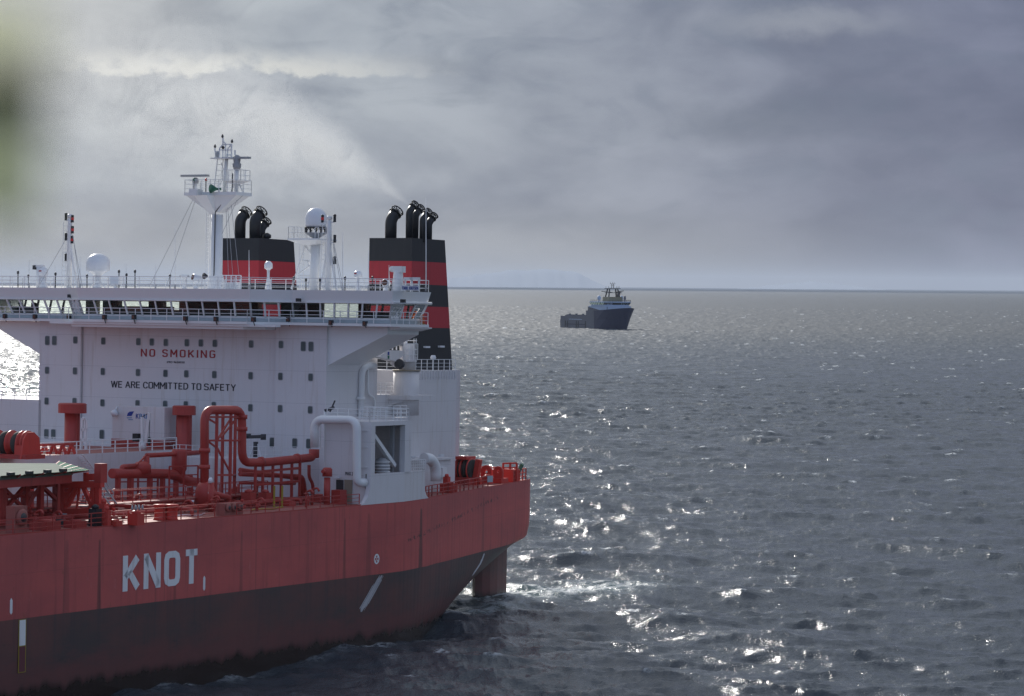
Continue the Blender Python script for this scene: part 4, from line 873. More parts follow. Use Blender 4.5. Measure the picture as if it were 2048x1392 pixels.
# little white davit cranes by the rail
def davit(x, yb, yt, xh, yh, L, base=None):
    b0, t0, h = pL(x, yb, L), pL(x, yt, L), pL(xh, yh, L); d = MB(); d.tube([(L, b0[1], zr), (L, b0[1], b0[2] + .6)], .35, W_, 10); d.bar((L, b0[1], b0[2] + .4), (L, b0[1] - .1, t0[2]), .22, W_); d.bar((L, b0[1] + .4, b0[2] + .6), (L - .2, h[1], h[2]), .26, W_); d.bar((L, b0[1] - .1, t0[2]), (L - .2, h[1], h[2]), .05, 'dark_metal'); d.bar((L - .2, h[1], h[2]), (L - .2, h[1], h[2] - 2.2), .04, 'dark_metal'); d.lathe((L - .2, h[1], h[2] - 2.9), [(.08, 0), (.16, .3), (.1, .75)], 'dark_metal', 8); d.cbox((L, b0[1] - .6, b0[2] + 1.0), (.6, .6, .7), 'black_paint'); d.build('davit_crane', ship)
davit(285, 898, 834, 302, 825, -8.5)
d2 = MB(); L = -13
for xa, ya, xb, yb in ((162, 900, 165, 836), (172, 900, 171, 836), (165, 836, 173, 840), (163, 860, 172, 858), (162, 880, 172, 880), (173, 840, 174, 857)): d2.bar(pL(xa, ya, L), pL(xb, yb, L), .2, W_)
d2.build('davit_crane', ship)
# hose reel winch and its trestles on the raised deck
wn = MB(); L = -30; a, b__ = pL(0, 905, L), pL(74, 865, L); zc = pL(40, 887, L)[2]; rr_ = .75
wn.lathe((L, pL(-40, 887, L)[1], zc), [(rr_, 0), (rr_, pL(56, 887, L)[1] - pL(-40, 887, L)[1])], 'red_bright', 18, axis=(0, 1, 0))
for xw in (8, 33): wn.lathe((L, pL(xw, 887, L)[1], zc), [(rr_ + .1, 0), (rr_ + .22, .15), (rr_ + .22, .5), (rr_ + .1, .65)], 'rope', 18, axis=(0, 1, 0))
for xw in (-5, 24, 46, 55): wn.lathe((L, pL(xw, 887, L)[1], zc), [(rr_ + .32, 0), (rr_ + .32, .08)], 'red_bright', 18, axis=(0, 1, 0))
wn.box((L - 1.2, pL(-40, 900, L)[1], zr), (L + 1.2, pL(72, 900, L)[1], zc - rr_ - .1), 'red_paint'); wn.xprism([(L - 1.3, zr), (L + 1.3, zr), (L + 1.0, zc + .5), (L + .3, zc + .95), (L - .5, zc + .95), (L - 1.0, zc + .4)], 1, pL(60, 900, L)[1], pL(63, 900, L)[1], 'red_bright'); wn.lathe((L, pL(50, 887, L)[1], zc), [(.5, 0), (.5, .5)], 'red_paint', 14, axis=(0, 1, 0)); wn.box((L - 1.1, pL(46, 900, L)[1], zr), (L - .4, pL(60, 900, L)[1], zc - .1), 'red_bright')
wn.build('deck_winch', ship)
tr2 = MB(); L = -24
for x0 in (82, 100, 118, 136):
    for xa, xb in ((x0, x0 + 6), (x0 + 14, x0 + 8)): tr2.bar(pL(xa, 908, L), pL(xb, 890, L), .18, 'red_bright')
tr2.bar(pL(78, 890, L), pL(150, 888, L), .2, 'red_paint'); tr2.bar(pL(82, 902, L), pL(150, 902, L), .1, 'red_bright'); tr2.build('pipe_trestle', ship)
sx = MB(); p0, p1 = pY(158, 908, 4.3), pY(178, 935, 5.8); sx.ladder((p0[0], p0[1], zr), (p0[0] + 3.0, p0[1], 14.0), .8, 'white_trim', step=.3, side=(0, 1, 0), r=.05); sx.build('stair', raised)

# ---- helicopter deck
hz_d = 16.35
HP = [pZ(-60, 926, hz_d)[:2], pZ(110, 926.5, hz_d)[:2], pZ(146, 943, hz_d)[:2], pZ(0, 953.5, hz_d)[:2], pZ(-90, 961, hz_d)[:2]]
hd = MB(); hd.prism(HP, hz_d - .25, hz_d, 'deck_green'); heli = hd.build('helideck', ship)
hb_ = MB(); c_ = Vector((sum(p[0] for p in HP) / 5, sum(p[1] for p in HP) / 5))
HI = [tuple(c_ + (Vector(p) - c_) * .985) for p in HP]; hb_.prism(HI, hz_d - .85, hz_d - .255, 'red_paint'); hb_.build('deck_beam', heli)
# safety net fringe, tilted panels
HN = [tuple(c_ + (Vector(p) - c_) * 1.0) for p in HP]; HO = [tuple(c_ + (Vector(p) - c_).normalized() * ((Vector(p) - c_).length + 1.3)) for p in HP]
nt_ = MB()
for i in (1, 2, 3):
    a, b__, A_, B_ = Vector(HN[i]), Vector(HN[(i + 1) % 5]), Vector(HO[i]), Vector(HO[(i + 1) % 5]); cnt = max(3, int((b__ - a).length / 2.2))
    for j in range(cnt):
        u0, u1 = (j + .08) / cnt, (j + .92) / cnt; q4 = [a.lerp(b__, u0), a.lerp(b__, u1), A_.lerp(B_, u1), A_.lerp(B_, u0)]
        nt_.raw([(q4[0].x, q4[0].y, hz_d - .1), (q4[1].x, q4[1].y, hz_d - .1), (q4[2].x, q4[2].y, hz_d + .12), (q4[3].x, q4[3].y, hz_d + .12)], [(0, 1, 2, 3)], 'green_net')
        nt_.bar((q4[0].x, q4[0].y, hz_d - .12), (q4[3].x, q4[3].y, hz_d + .1), .1, 'red_paint')
m, q, b = principled('green_net', (0.10, 0.20, 0.14), 0.95, 0, 0.05)
nt_.build('safety_net', heli)
for f in (.2, .45, .7, .92):
    p = Vector(HP[3]).lerp(Vector(HP[2]), f); MB().cbox((p.x, p.y - .4, hz_d + .12), (.5, .4, .22), 'black_paint').build('deck_light', heli)
# legs and braces
for x, y0, y1, w in ((113, 958, 1040, .5), (80, 965, 1045, .4), (50, 960, 1045, .5), (4, 965, 1050, .5), (62, 950, 1020, .32)):
    b0 = pZ(x, y1, DK); MB().bar((b0[0], b0[1], DK), (b0[0], b0[1], hz_d - .8), w, 'red_paint').build('leg', heli)
br = MB()
b1, b2, b3, b4 = pZ(113, 1040, DK), pZ(50, 1045, DK), pZ(4, 1050, DK), pZ(80, 1045, DK)
for a, za, b__, zb_ in ((b1, 14.0, b4, 15.3), (b2, 13.4, b4, 15.3), (b2, 13.4, b3, 15.3), (b1, 15.2, b2, 15.1), (b4, 14.8, b2, 14.6), (b3, 13.4, b2, 15.3), (b3, 14.6, b2, 14.5)): br.bar((a[0], a[1], za), (b__[0], b__[1], zb_), .25, 'red_paint')
br.build('brace', heli)
# stair tower at its end
stw = MB(); L = -41
def S_(x, y): return pL(x, y, L)
for xa, ya, xb, yb, w in ((128, 968, 128, 1040, .4), (197, 960, 197, 1030, .35), (188, 965, 188, 1022, .3), (126, 970, 205, 968, .5), (165, 970, 188, 1020, .3), (128, 1000, 148, 970, .35), (135, 1012, 156, 972, .3), (128, 1024, 190, 1022, .5), (172, 945, 172, 968, .3), (172, 955, 200, 953, .5)): stw.bar(S_(xa, ya), S_(xb, yb), w, 'red_bright')
stw.box((L - .3, S_(193, 965)[1], S_(193, 965)[2]), (L + .5, S_(206, 965)[1], S_(200, 927)[2]), 'red_paint')
a, b__ = S_(166, 1022), S_(180, 970); stw.bar(S_(153, 1021), S_(160, 970), .14, 'red_bright'); stw.bar(S_(178, 1021), S_(184, 970), .14, 'red_bright')
for j in range(10):
    u = (j + .5) / 10; y = 1020 - 50 * u; xa = 153.5 + 7 * u; xb = 178 + 6 * u; p, q4 = S_(xa, y), S_(xb, y); stw.box((L - .2 + u * 1.6, p[1], p[2] - .03), (L + .15 + u * 1.6, q4[1], p[2] + .03), 'grey_metal')
stw.build('stair_tower', heli)
sx = MB(); p0, p1 = pL(200, 972, -38), pL(226, 1008, -38); sx.ladder((-38, p0[1], p0[2]), (-38, p1[1], p1[2]), .9, 'grey_metal', step=.35, side=(1, 0, 0), r=.05); sx.bar((-38, p0[1], p0[2] + .9), (-38, p1[1], p1[2] + .9), .07, 'grey_metal'); sx.build('stair', heli)

# ---- red pipework
YP = 18.0
def pp_(x, y): return pY(x, y, YP)
e = MB(); e.tube([pp_(409, 985), pp_(409, 820), pp_(484, 820), pp_(484, 925), pp_(530, 925), pp_(624, 915), pp_(628, 903)], .36, 'red_paint', 16, bend=1.1)
for x, y in ((409, 905), (409, 938), (484, 838), (484, 862)): e.lathe(pp_(x, y), [(.46, 0), (.46, .35)], 'red_paint', 16)
for x, y in ((520, 924), (592, 917.5)): 
    p = pp_(x, y); e.lathe(p, [(.42, 0), (.42, .3)], 'red_paint', 16, axis=(1, 0, .1))
e.lathe(pp_(628, 916), [(.40, 0), (.46, .1), (.46, .75)], 'red_paint', 16)
big_loop = e.build('pipe_loop', ship, 'tall red pipe loop with lattice tower inside')
tw = MB(); pts = {}
for x, dY in ((434, 0), (462, 0), (446, -3.0), (471, -3.0)):
    a, b__ = pY(x, 828, YP + dY), pY(x, 1000, YP + dY); tw.bar((a[0], a[1], a[2]), (a[0], a[1], DK), .20, 'red_paint')
for y in (834, 881, 950):
    tw.bar(pp_(434, y), pp_(462, y), .16, 'red_paint'); tw.bar(pY(446, y, YP - 3), pY(471, y, YP - 3), .16, 'red_paint'); tw.bar(pp_(434, y), pY(446, y, YP - 3), .14, 'red_paint'); tw.bar(pp_(462, y), pY(471, y, YP - 3), .14, 'red_paint')
    if y < 900: tw.bar(pp_(409, y), pp_(434, y), .16, 'red_paint'); tw.bar(pp_(462, y), pp_(484, y), .16, 'red_paint')
for xa, ya, xb, yb in ((434, 881, 462, 836), (434, 895, 462, 948), (442, 875, 472, 838), (418, 838, 434, 848), (418, 884, 434, 896)): tw.bar(pp_(xa, ya), pp_(xb, yb), .13, 'red_paint')
tw.build('pipe_tower', big_loop)
sp_ = MB()
for x in (511, 526, 546, 563, 584, 600): a = pp_(x, 925); sp_.bar(pp_(x, 928 - (x - 511) * .11), (a[0], a[1], DK), .19, 'red_paint')
for y0, y1 in ((944, 936), (970, 962)): sp_.bar(pp_(511, y0), pp_(600, y1), .2, 'red_paint')
sp_.build('pipe_rack', big_loop)
e = MB()
e.tube([pY(480, 948, 17), pY(606, 953, 17), pY(612, 1004, 17)], .2, 'red_paint', 10, bend=.6); e.tube([pY(480, 940, 16.4), pY(600, 957, 16.4), pY(606, 1004, 16.4)], .2, 'red_paint', 10, bend=.6); e.tube([pY(480, 966, 17), pY(590, 967, 17)], .14, 'red_paint', 8)
e.tube([pp_(618, 930), pp_(618, 955), pp_(626, 968), pp_(626, 1004)], .15, 'red_paint', 8, bend=.4); e.build('branch_pipe', big_loop)
for x in (548, 564):
    p0, p1 = pY(x, 1018, 21), pY(x, 972, 21); MB().bar((p0[0], 21, DK), (p0[0], 21, p1[2]), .12, 'yellow_paint').build('yellow_post', ship)
e = MB(); YQ = 9.0
e.tube([pY(224, 947, YQ), pY(290, 947, YQ), pY(345, 948, YQ), pY(372, 962, YQ), pY(400, 966, YQ)], .42, 'red_paint', 16, bend=1.0)
e.tube([pY(244, 942, YQ), pY(244, 934, YQ), pY(270, 932, YQ)], .22, 'red_paint', 10, bend=.4); e.lathe(pY(284, 947, YQ), [(.75, 0), (.75, .7), (.5, .95), (.15, 1.05)], 'red_paint', 18); e.tube([pY(293, 942, YQ), pY(293, 912, YQ)], .27, 'red_paint', 10)
e.tube([pY(293, 911, YQ), pY(350, 908, YQ), pY(398, 905, YQ)], .20, 'red_paint', 10); e.bar(pY(273, 930, YQ), pY(293, 910, YQ), .12, 'red_paint'); 
for x in (236, 262, 300, 325, 352, 380): a = pY(x, 960, YQ); e.bar((a[0], a[1], DK), (a[0], a[1], a[2] + .4), .35, 'red_paint')
e.lathe(pY(358, 950, YQ), [(.55, 0), (.55, .3), (.66, .5), (.66, 2.0), (.6, 2.2)], 'red_paint', 18)
e.build('manifold_pipe', ship, 'red pipes along the white trunk wall')
MB().rail([pZ(236, 1000, DK), pZ(315, 999, DK)], 'red_paint', h=2.3, step=.95, bars=3, r=.07).build('railing', main_deck); e = MB(); e.rail([pZ(338, 1004, DK), pZ(395, 1002, DK)], 'red_paint', h=3.0, step=1.2, bars=4, r=.06); e.build('railing', main_deck)
b0 = MB(); a, b__ = pp_(398, 945), pp_(426, 1000); b0.lathe((pp_(411, 985)[0], YP, DK), [(.85, 0), (.85, 1.5), (.7, 1.9), (.4, 2.3)], 'red_paint', 16); b0.build('valve_base', big_loop)
fp = MB(); p = pY(422, 1005, 20.5); fp.tube([(p[0], 20.5, DK), (p[0], 20.5, pY(422, 965, 20.5)[2])], .24, 'red_paint', 10); fp.tube([pY(422, 985, 20.5), pY(458, 995, 20.5)], .22, 'red_paint', 10); fp.lathe(pY(421, 966, 20.5), [(.18, 0), (.18, .3), (.08, .45)], 'dome_white', 8); fp.build('hydrant', ship)
ps = MB(); p = pY(654, 985, 22.3); ps.tube([(p[0], 22.3, DK), (p[0], 22.3, pY(654, 955, 22.3)[2])], .28, 'red_paint', 12); ps.lathe((p[0], 22.3, pY(654, 953, 22.3)[2]), [(.42, 0), (.42, .6), (.3, .75)], 'red_paint', 14); ps.tube([pY(645, 943, 22.3), pY(654, 943, 22.3)], .15, 'red_paint', 8); ps.cbox((p[0] + 1.4, 22.6, DK + .6), (1.0, .9, 1.2), 'red_paint'); ps.build('vent_post', ship)
# hose cages and roller fairleads along the deck edge
for x, y in ((447, 1021), (459, 1020), (471, 1019)):
    f = MB(); p = pY(x, y, 23.9); Lx = p[0]; f.box((Lx - .45, 23.5, DK), (Lx + .45, 24.3, DK + .95), 'deck_red')
    f.lathe((Lx, 24.28, DK + .62), [(.30, 0), (.36, .12), (.22, .2)], 'deck_red', 14, axis=(0, 1, 0)); f.lathe((Lx, 24.40, DK + .62), [(.18, 0), (.16, .1)], 'dark_metal', 14, axis=(0, 1, 0)); f.build('fairlead', ship)
for x in (35,):
    f = MB(); p = pY(x, 1058, 23.9); Lx = p[0]; f.box((Lx - .7, 23.4, DK), (Lx + .7, 24.2, DK + 1.9), 'deck_red'); f.lathe((Lx, 24.18, DK + 1.1), [(.55, 0), (.62, .15), (.4, .25)], 'deck_red', 16, axis=(0, 1, 0)); f.lathe((Lx, 24.36, DK + 1.1), [(.36, 0), (.32, .1)], 'dark_metal', 14, axis=(0, 1, 0)); f.build('fairlead', ship)
for x in (320, 343):
    f = MB(); p = pZ(x, 1040, DK); f.lathe((p[0], p[1], DK), [(.55, 0), (.45, .15), (.45, 1.05), (.52, 1.1), (.52, 1.2)], 'red_bright', 14); f.build('bollard', main_deck)
for x, y, h, w, mm in ((272, 1050, 1.1, .9, 'red_bright'), (207, 1050, 2.0, .5, 'red_bright'), (214, 1053, 1.5, .4, 'red_bright'), (230, 1052, .5, .8, 'red_bright'), (190, 1052, 1.6, .7, 'black_paint'), (470, 1000, 1.2, .6, 'red_paint'), (497, 1012, 1.4, .9, 'red_paint'), (530, 1010, 1.3, .8, 'red_paint'), (690, 1004, 1.0, .9, 'red_paint'), (640, 1004, .7, 1.2, 'red_paint'), (575, 1012, .5, 1.0, 'red_paint'), (150, 1055, .6, 1.2, 'red_paint'), (90, 1060, .8, 1.6, 'red_paint'), (118, 1052, .5, 1.2, 'dark_metal')):
    p = pZ(x, y, DK); f = MB(); f.box((p[0] - w / 2, p[1] - w / 2, DK), (p[0] + w / 2, p[1] + w / 2, DK + h * .8), mm); f.lathe((p[0], p[1], DK + h * .8), [(w * .4, 0), (w * .4, h * .12), (w * .15, h * .2)], mm, 10)
    if x == 272:
        for j in range(6): f.lathe((p[0] - .5 + j * .2, p[1] + .2 * (j % 2), DK + h), [(.05, 0), (.1, .15), (.04, .4)], 'grey_metal', 6)
    f.build('deck_fitting', main_deck)
# valves, stub pipes, hoses and small supports spread over the deck
rc = random.Random(21)
for i in range(46):
    Lc, Yc = rc.uniform(-52, -10), rc.uniform(8.5, 23.2); h_ = rc.uniform(.6, 1.5); f = MB()
    f.tube([(Lc, Yc, DK), (Lc, Yc, DK + h_)], rc.choice((.07, .1, .13)), 'red_paint', 8)
    if i % 3 == 0:
        f.tube([(Lc + .28 * math.cos(2 * PI * j / 12), Yc + .28 * math.sin(2 * PI * j / 12), DK + h_) for j in range(13)], .035, rc.choice(('red_bright', 'dark_metal', 'grey_metal')), 5)
        f.bar((Lc - .28, Yc, DK + h_), (Lc + .28, Yc, DK + h_), .04, 'dark_metal'); f.lathe((Lc, Yc, DK + h_ * .4), [(.22, 0), (.22, .08), (.12, .1), (.12, .3), (.22, .32), (.22, .4)], 'red_paint', 10); nm_ = 'valve'
    elif i % 3 == 1:
        f.tube([(Lc, Yc, DK + h_), (Lc, Yc + .5, DK + h_ + .2), (Lc, Yc + .7, DK + h_ - .1)], .09, 'red_paint', 8, bend=.25); f.lathe((Lc, Yc, DK + h_ - .2), [(.2, 0), (.2, .1)], 'red_paint', 10); nm_ = 'air_pipe'
    else:
        f.box((Lc - .3, Yc - .2, DK), (Lc + .3, Yc + .2, DK + h_ * .5), rc.choice(('red_paint', 'grey_metal', 'deck_red'))); f.lathe((Lc, Yc, DK + h_), [(.12, 0), (.12, .18)], rc.choice(('dome_white', 'red_bright', 'yellow_paint')), 8); nm_ = 'deck_fitting'
    f.build(nm_, main_deck)
for i in range(7):
    Lc = -48 + i * 6.1 + rc.uniform(-1, 1); f = MB(); y0, y1 = rc.uniform(9, 12), rc.uniform(20, 23.5); zz = DK + rc.uniform(.25, .6)
    f.tube([(Lc, y0, DK), (Lc, y0, zz), (Lc, y1, zz), (Lc, y1, DK)], rc.choice((.08, .12, .16)), 'red_paint', 8, bend=.3)
    for yy in np.arange(y0 + 1.5, y1, 3.0): f.box((Lc - .2, yy, DK), (Lc + .2, yy + .12, zz), 'red_paint'); f.lathe((Lc, yy + .5, zz), [(.22, 0), (.22, .08)], 'red_paint', 10, axis=(0, 1, 0))
    f.build('deck_pipe', main_deck)
f = MB()
for Yc in (16.6, 17.6): f.rail([(-50, Yc, DK + .9), (-12, Yc, DK + .9)], 'red_paint', step=2.4, h=1.0, bars=2, r=.03)
f.box((-50, 16.6, DK + .84), (-12, 17.6, DK + .9), 'deck_red')
for x in range(-49, -12, 4): f.bar((x, 17.1, DK), (x, 17.1, DK + .84), .12, 'red_paint')
f.build('gangway', main_deck)
for i in range(3):
    f = MB(); f.tube([(-44 + i * 11 + j * .5, 22.4 + .35 * math.sin(j * .9 + i), DK + .07) for j in range(12)], .06, ('rope', 'dome_white', 'yellow_paint')[i], 6); f.build('hose', main_deck)
# long runs of pipe on deck
e = MB()
for Yv, r_, z_ in ((19.5, .18, .4), (20.1, .14, .35), (13.5, .2, .5), (14.2, .2, .5), (15.0, .16, .5)): e.tube([(-60, Yv, DK + z_), (-9, Yv, DK + z_)], r_, 'red_paint', 8)
for xx in range(-58, -9, 4): e.box((xx, 13.1, DK), (xx + .2, 15.3, DK + .3), 'red_paint')
e.build('deck_pipe', main_deck)
# side rails
MB().rail([(-75, 24.75, DK), (-30, 24.75, DK)], 'red_paint', step=2.2, r=.035).build('railing', main_deck)
MB().rail([(-27, 24.75, DK), (-8.8, 24.75, DK)], 'red_paint', step=2.0, h=.95, r=.03).build('railing', main_deck)
aftp = [(3.9, halfbeam(3.9) - .2, DK)] + [(L, halfbeam(L) - .2, DK) for L in (6.2, 10.7, 16, 20.6, 24)]
MB().rail(aftp, 'red_paint', step=1.5, r=.04).build('railing', main_deck)
MB().rail([(33, halfbeam(33) - .2, DK), (38.4, 14.9, DK), (38.4, 5, DK)], 'red_bright', step=1.3, h=1.15, r=.05).build('railing', main_deck)
MB().rail([(38.4, 5, DK), (38.4, -14, DK)], 'red_bright', step=1.5, r=.04).build('railing', main_deck)

# ---- poop gear
g = MB(); L = 27
def Q(x, y, L_=27): return pL(x, y, L_)
zc = DK + 1.45; a, b__ = Q(918, 945), Q(944, 945)
g.lathe((L, a[1] - 1.5, zc), [(.8, 0), (.8, b__[1] - a[1] + 1.5)], 'red_bright', 16, axis=(0, 1, 0))
for x in (922, 931, 939): g.lathe((L, Q(x, 945)[1], zc), [(.85, 0), (.98, .1), (.98, .38), (.85, .45)], 'rope', 16, axis=(0, 1, 0))
for x in (918, 928, 942): g.lathe((L, Q(x, 945)[1], zc), [(1.1, 0), (1.1, .1)], 'red_bright', 16, axis=(0, 1, 0))
g.box((L - 1.1, a[1] - 1.5, DK), (L + 1.1, b__[1] + .3, DK + .7), 'red_paint'); g.box((L - .9, Q(920, 920)[1], zc + .95), (L + .9, Q(942, 920)[1], zc + 1.25), 'red_bright'); g.bar((L, Q(950, 940)[1], DK), (L, Q(958, 925)[1], zc + 1.0), .5, 'red_bright')
g.build('mooring_winch', ship)
for x0, x1, yb, yt, L_ in ((962, 984, 953, 930, 31), (988, 1006, 955, 932, 31)):
    g = MB(); a, b__, t1 = pL(x0, yb, L_), pL(x1, yb, L_), pL(x0, yt, L_); yc = (a[1] + b__[1]) / 2; hw = (b__[1] - a[1]) / 2; zc = t1[2] - hw; N_ = 20; ri = hw * .3
    o_, i_ = [], []
    for j in range(N_ + 1):
        u = PI * j / N_; o_.append((yc + hw * math.cos(u), zc + hw * math.sin(u))); 
    outp = o_ + [(yc - hw, DK), (yc + hw, DK)]
    # ring plate with a hole: quads between outer outline and hole
    M_ = 28
    def outl(u):
        cx_, sz = math.cos(u), math.sin(u)
        if sz >= 0: return (yc + hw * cx_, zc + hw * sz)
        s2 = min(hw / max(1e-6, abs(cx_)), (zc - DK) / max(1e-6, abs(sz))); return (yc + cx_ * s2, zc + sz * s2)
    for j in range(M_):
        u0, u1 = 2 * PI * j / M_, 2 * PI * (j + 1) / M_; A_, B_ = outl(u0), outl(u1); C_, D_ = (yc + ri * math.cos(u1), zc + ri * math.sin(u1)), (yc + ri * math.cos(u0), zc + ri * math.sin(u0))
        g.xprism([A_, B_, C_, D_], 0, L_ - .12, L_ + .12, 'red_bright')
    g.box((L_ - .5, a[1] - .1, DK), (L_ + .9, b__[1] + .1, DK + .5), 'red_bright'); g.build('mooring_plate', ship)
g = MB(); L_ = 34
for x in (1006, 1020, 1033): g.bar((L_, pL(x, 960, L_)[1], DK), (L_, pL(x, 960, L_)[1], pL(x, 926, L_)[2]), .16, 'red_bright')
g.bar(pL(1006, 927, L_), pL(1033, 926, L_), .16, 'red_bright'); g.bar(pL(1006, 936, L_), pL(1033, 935, L_), .12, 'red_bright'); g.box((L_ - .6, pL(1004, 950, L_)[1], DK), (L_ + .8, pL(1030, 950, L_)[1], pL(1010, 938, L_)[2]), 'red_bright')
for x in (990, 1002, 1013, 1024): 
    p = pL(x, 955, 35); g.lathe((35, p[1], DK), [(.4, 0), (.3, .2), (.3, .9), (.45, 1.0), (.45, 1.15)], 'red_paint', 12)
g.build('mooring_frame', ship)
g = MB(); p = pL(1040, 940, 36); g.bar((36, p[1] - .3, p[2] - .5), (36, p[1] + .25, p[2] + .6), .28, 'green_paint'); g.bar((36, p[1] - .3, DK), (36, p[1] - .3, p[2] - .4), .1, 'red_bright'); g.build('rolled_flag', ship)
for x, y, h, w in ((893, 985, 1.7, .5), (897, 985, 1.0, 1.2), (975, 968, .9, .8), (955, 968, .6, 1.2), (935, 965, 1.4, .6)):
    p = pZ(x, y, DK); f = MB(); f.box((p[0] - w / 2, p[1] - w / 2, DK), (p[0] + w / 2, p[1] + w / 2, DK + h * .85), 'red_bright'); f.lathe((p[0], p[1], DK + h * .85), [(w * .45, 0), (w * .3, h * .15)], 'red_bright', 10); f.build('deck_fitting', main_deck)
p = pY(980, 961, 19.0); MB().cbox((p[0], 19.0, DK + .8), (1.0, .06, .6), 'grey_panel').build('notice_plate', main_deck)
p = pY(873, 975, 20.6); g = MB(); g.box((p[0] - .5, 18.92, DK + .1), (p[0] + .5, 19.0, DK + 2.1), 'dark_metal'); g.build('door', casing)

# ================================================================ THE SUPPLY VESSEL, two kilometres off
HD = math.radians(27)                   # bow swung to the right of straight at the camera
fwd = np.array([math.sin(HD), -math.cos(HD), 0])
ZV = 2075.0
def osv_world(px_, z): return (px_ - 1024) / FPX * ZV
osv = thing('supply_vessel', 'dark blue offshore supply vessel with high bow and white wheelhouse on the open sea', 'ship', ((1229 - 1024) / FPX * ZV, ZV, 0), (0, 0, math.atan2(fwd[1], fwd[0])))
paint('navy_paint', (0.026, 0.034, 0.080), 0.5, 0.2, scale=0.1); paint('grey_blue_paint', (0.12, 0.13, 0.165), 0.5, 0.3, scale=0.15); paint('pale_blue_paint', (0.40, 0.50, 0.66), 0.5, 0.1, scale=0.15); paint('tan_paint', (0.22, 0.20, 0.13), 0.5, 0.1)
# local axes: x forward, y to port (left of the ship), z up ; bow at x=0..+20, stern at -64
def bld(mb, name, parent=osv): return mb.build(name, parent, flip=False)
h = MB(); ST = [(-64, 10.5, 7.6), (-60, 10.5, 7.6), (-20, 10.5, 7.6)]
secs = [(-64, 10.2, -1, 4.2), (-62, 10.5, -1, 4.2), (-22, 10.5, -1, 4.2)]
vs = []
def sec(x, hbt, hbb, ztop, rake=0): return [(x + rake, hbt, ztop), (x + rake * .45, (hbt + hbb) / 2, ztop * .5), (x, hbb, -1.5), (x, -hbb, -1.5), (x + rake * .45, -(hbt + hbb) / 2, ztop * .5), (x + rake, -hbt, ztop)]
def loft(mb, S_l, mat):
    n_ = 6; vs = [p for s_ in S_l for p in s_]; fs = [(i * n_ + j, i * n_ + (j + 1) % n_, (i + 1) * n_ + (j + 1) % n_, (i + 1) * n_ + j) for i in range(len(S_l) - 1) for j in range(n_)]
    fs += [list(range(n_))[::-1], [(len(S_l) - 1) * n_ + j for j in range(n_)]]; mb.raw(vs, fs, mat)
loft(h, [sec(-64, 10.3, 10.0, 6.0), sec(-61, 10.5, 10.3, 6.0), sec(-24, 10.5, 10.4, 6.0)], 'grey_blue_paint')
loft(h, [sec(-24, 10.5, 10.4, 13.0), sec(-12, 10.6, 10.2, 13.2)], 'grey_blue_paint')
loft(h, [sec(-12, 10.6, 10.2, 13.2), sec(-8, 10.6, 10.0, 13.2), sec(2, 10.4, 7.6, 13.8, 1.0), sec(9, 9.0, 4.6, 14.4, 2.4), sec(13, 6.6, 2.2, 14.9, 3.6), sec(15.5, 3.6, .6, 15.2, 4.6), sec(16.3, .8, .15, 15.4, 5.0)], 'navy_paint')
bld(h, 'hull')
f = MB()
for sg in (1, -1):
    f.box((-63, sg * 10.3 - .15, 6.0), (-56, sg * 10.3 + .15, 8.8), 'grey_blue_paint'); f.box((-56, sg * 9.8 - .6, 6.0), (-24, sg * 9.8 + .6, 9.4), 'grey_blue_paint')
    for i in range(9): f.box((-54 + i * 3.4, sg * 9.8 - .5, 9.4), (-52.4 + i * 3.4, sg * 9.8 + .5, 9.9 + .7 * (i % 3 == 1)), 'grey_blue_paint')
    f.box((-50, sg * 10.42, 6.3), (-30, sg * 10.47, 6.7), 'pale_blue_paint')
    for x in (-56, -52.5, -39, -36, -25): f.box((x, sg * 10.5 - .05, .8), (x + 1.2, sg * 10.62, 5.4), 'black_paint')
    f.box((-56, sg * 10.56 - .02, 2.6), (-24, sg * 10.6, 3.2), 'navy_paint')
bld(f, 'cargo_rail')
f = MB(); f.box((-23, -9.5, 13.0), (6, 9.5, 16.0), 'grey_blue_paint')
for i in range(6):
    for zz in (14.2,): f.box((-20 + i * 3.5, -9.56, zz), (-19 + i * 3.5, -9.5, zz + .8), 'black_paint')
f.prism([(-20, -10.2), (4, -10.2), (12, -6.5), (15.5, 0), (12, 6.5), (4, 10.2), (-20, 10.2)], 15.6, 16.5, 'pale_blue_paint'); f.prism([(-4, -10.4), (4.6, -9.9), (12.4, -6.4), (16.3, 0), (12.4, 6.4), (4.6, 9.9), (-4, 10.4)], 13.6, 15.6, 'pale_blue_paint', [(-19, -10.2), (4, -10.2), (12, -6.5), (15.5, 0), (12, 6.5), (4, 10.2), (-19, 10.2)])
bld(f, 'forecastle')
f = MB(); base = [(-16, -10.6), (2, -10.6), (8.5, -6.5), (10.5, 0), (8.5, 6.5), (2, 10.6), (-16, 10.6)]; big = [(-16.5, -11.6), (2.6, -11.6), (9.8, -7.2), (12, 0), (9.8, 7.2), (2.6, 11.6), (-16.5, 11.6)]
f.prism(base, 16.5, 17.4, 'pale_blue_paint'); wheel = bld(f, 'wheelhouse'); f = MB(); f.prism(big, 19.0, 19.7, 'pale_blue_paint'); bld(f, 'roof', wheel)
f = MB(); nb_ = len(base)
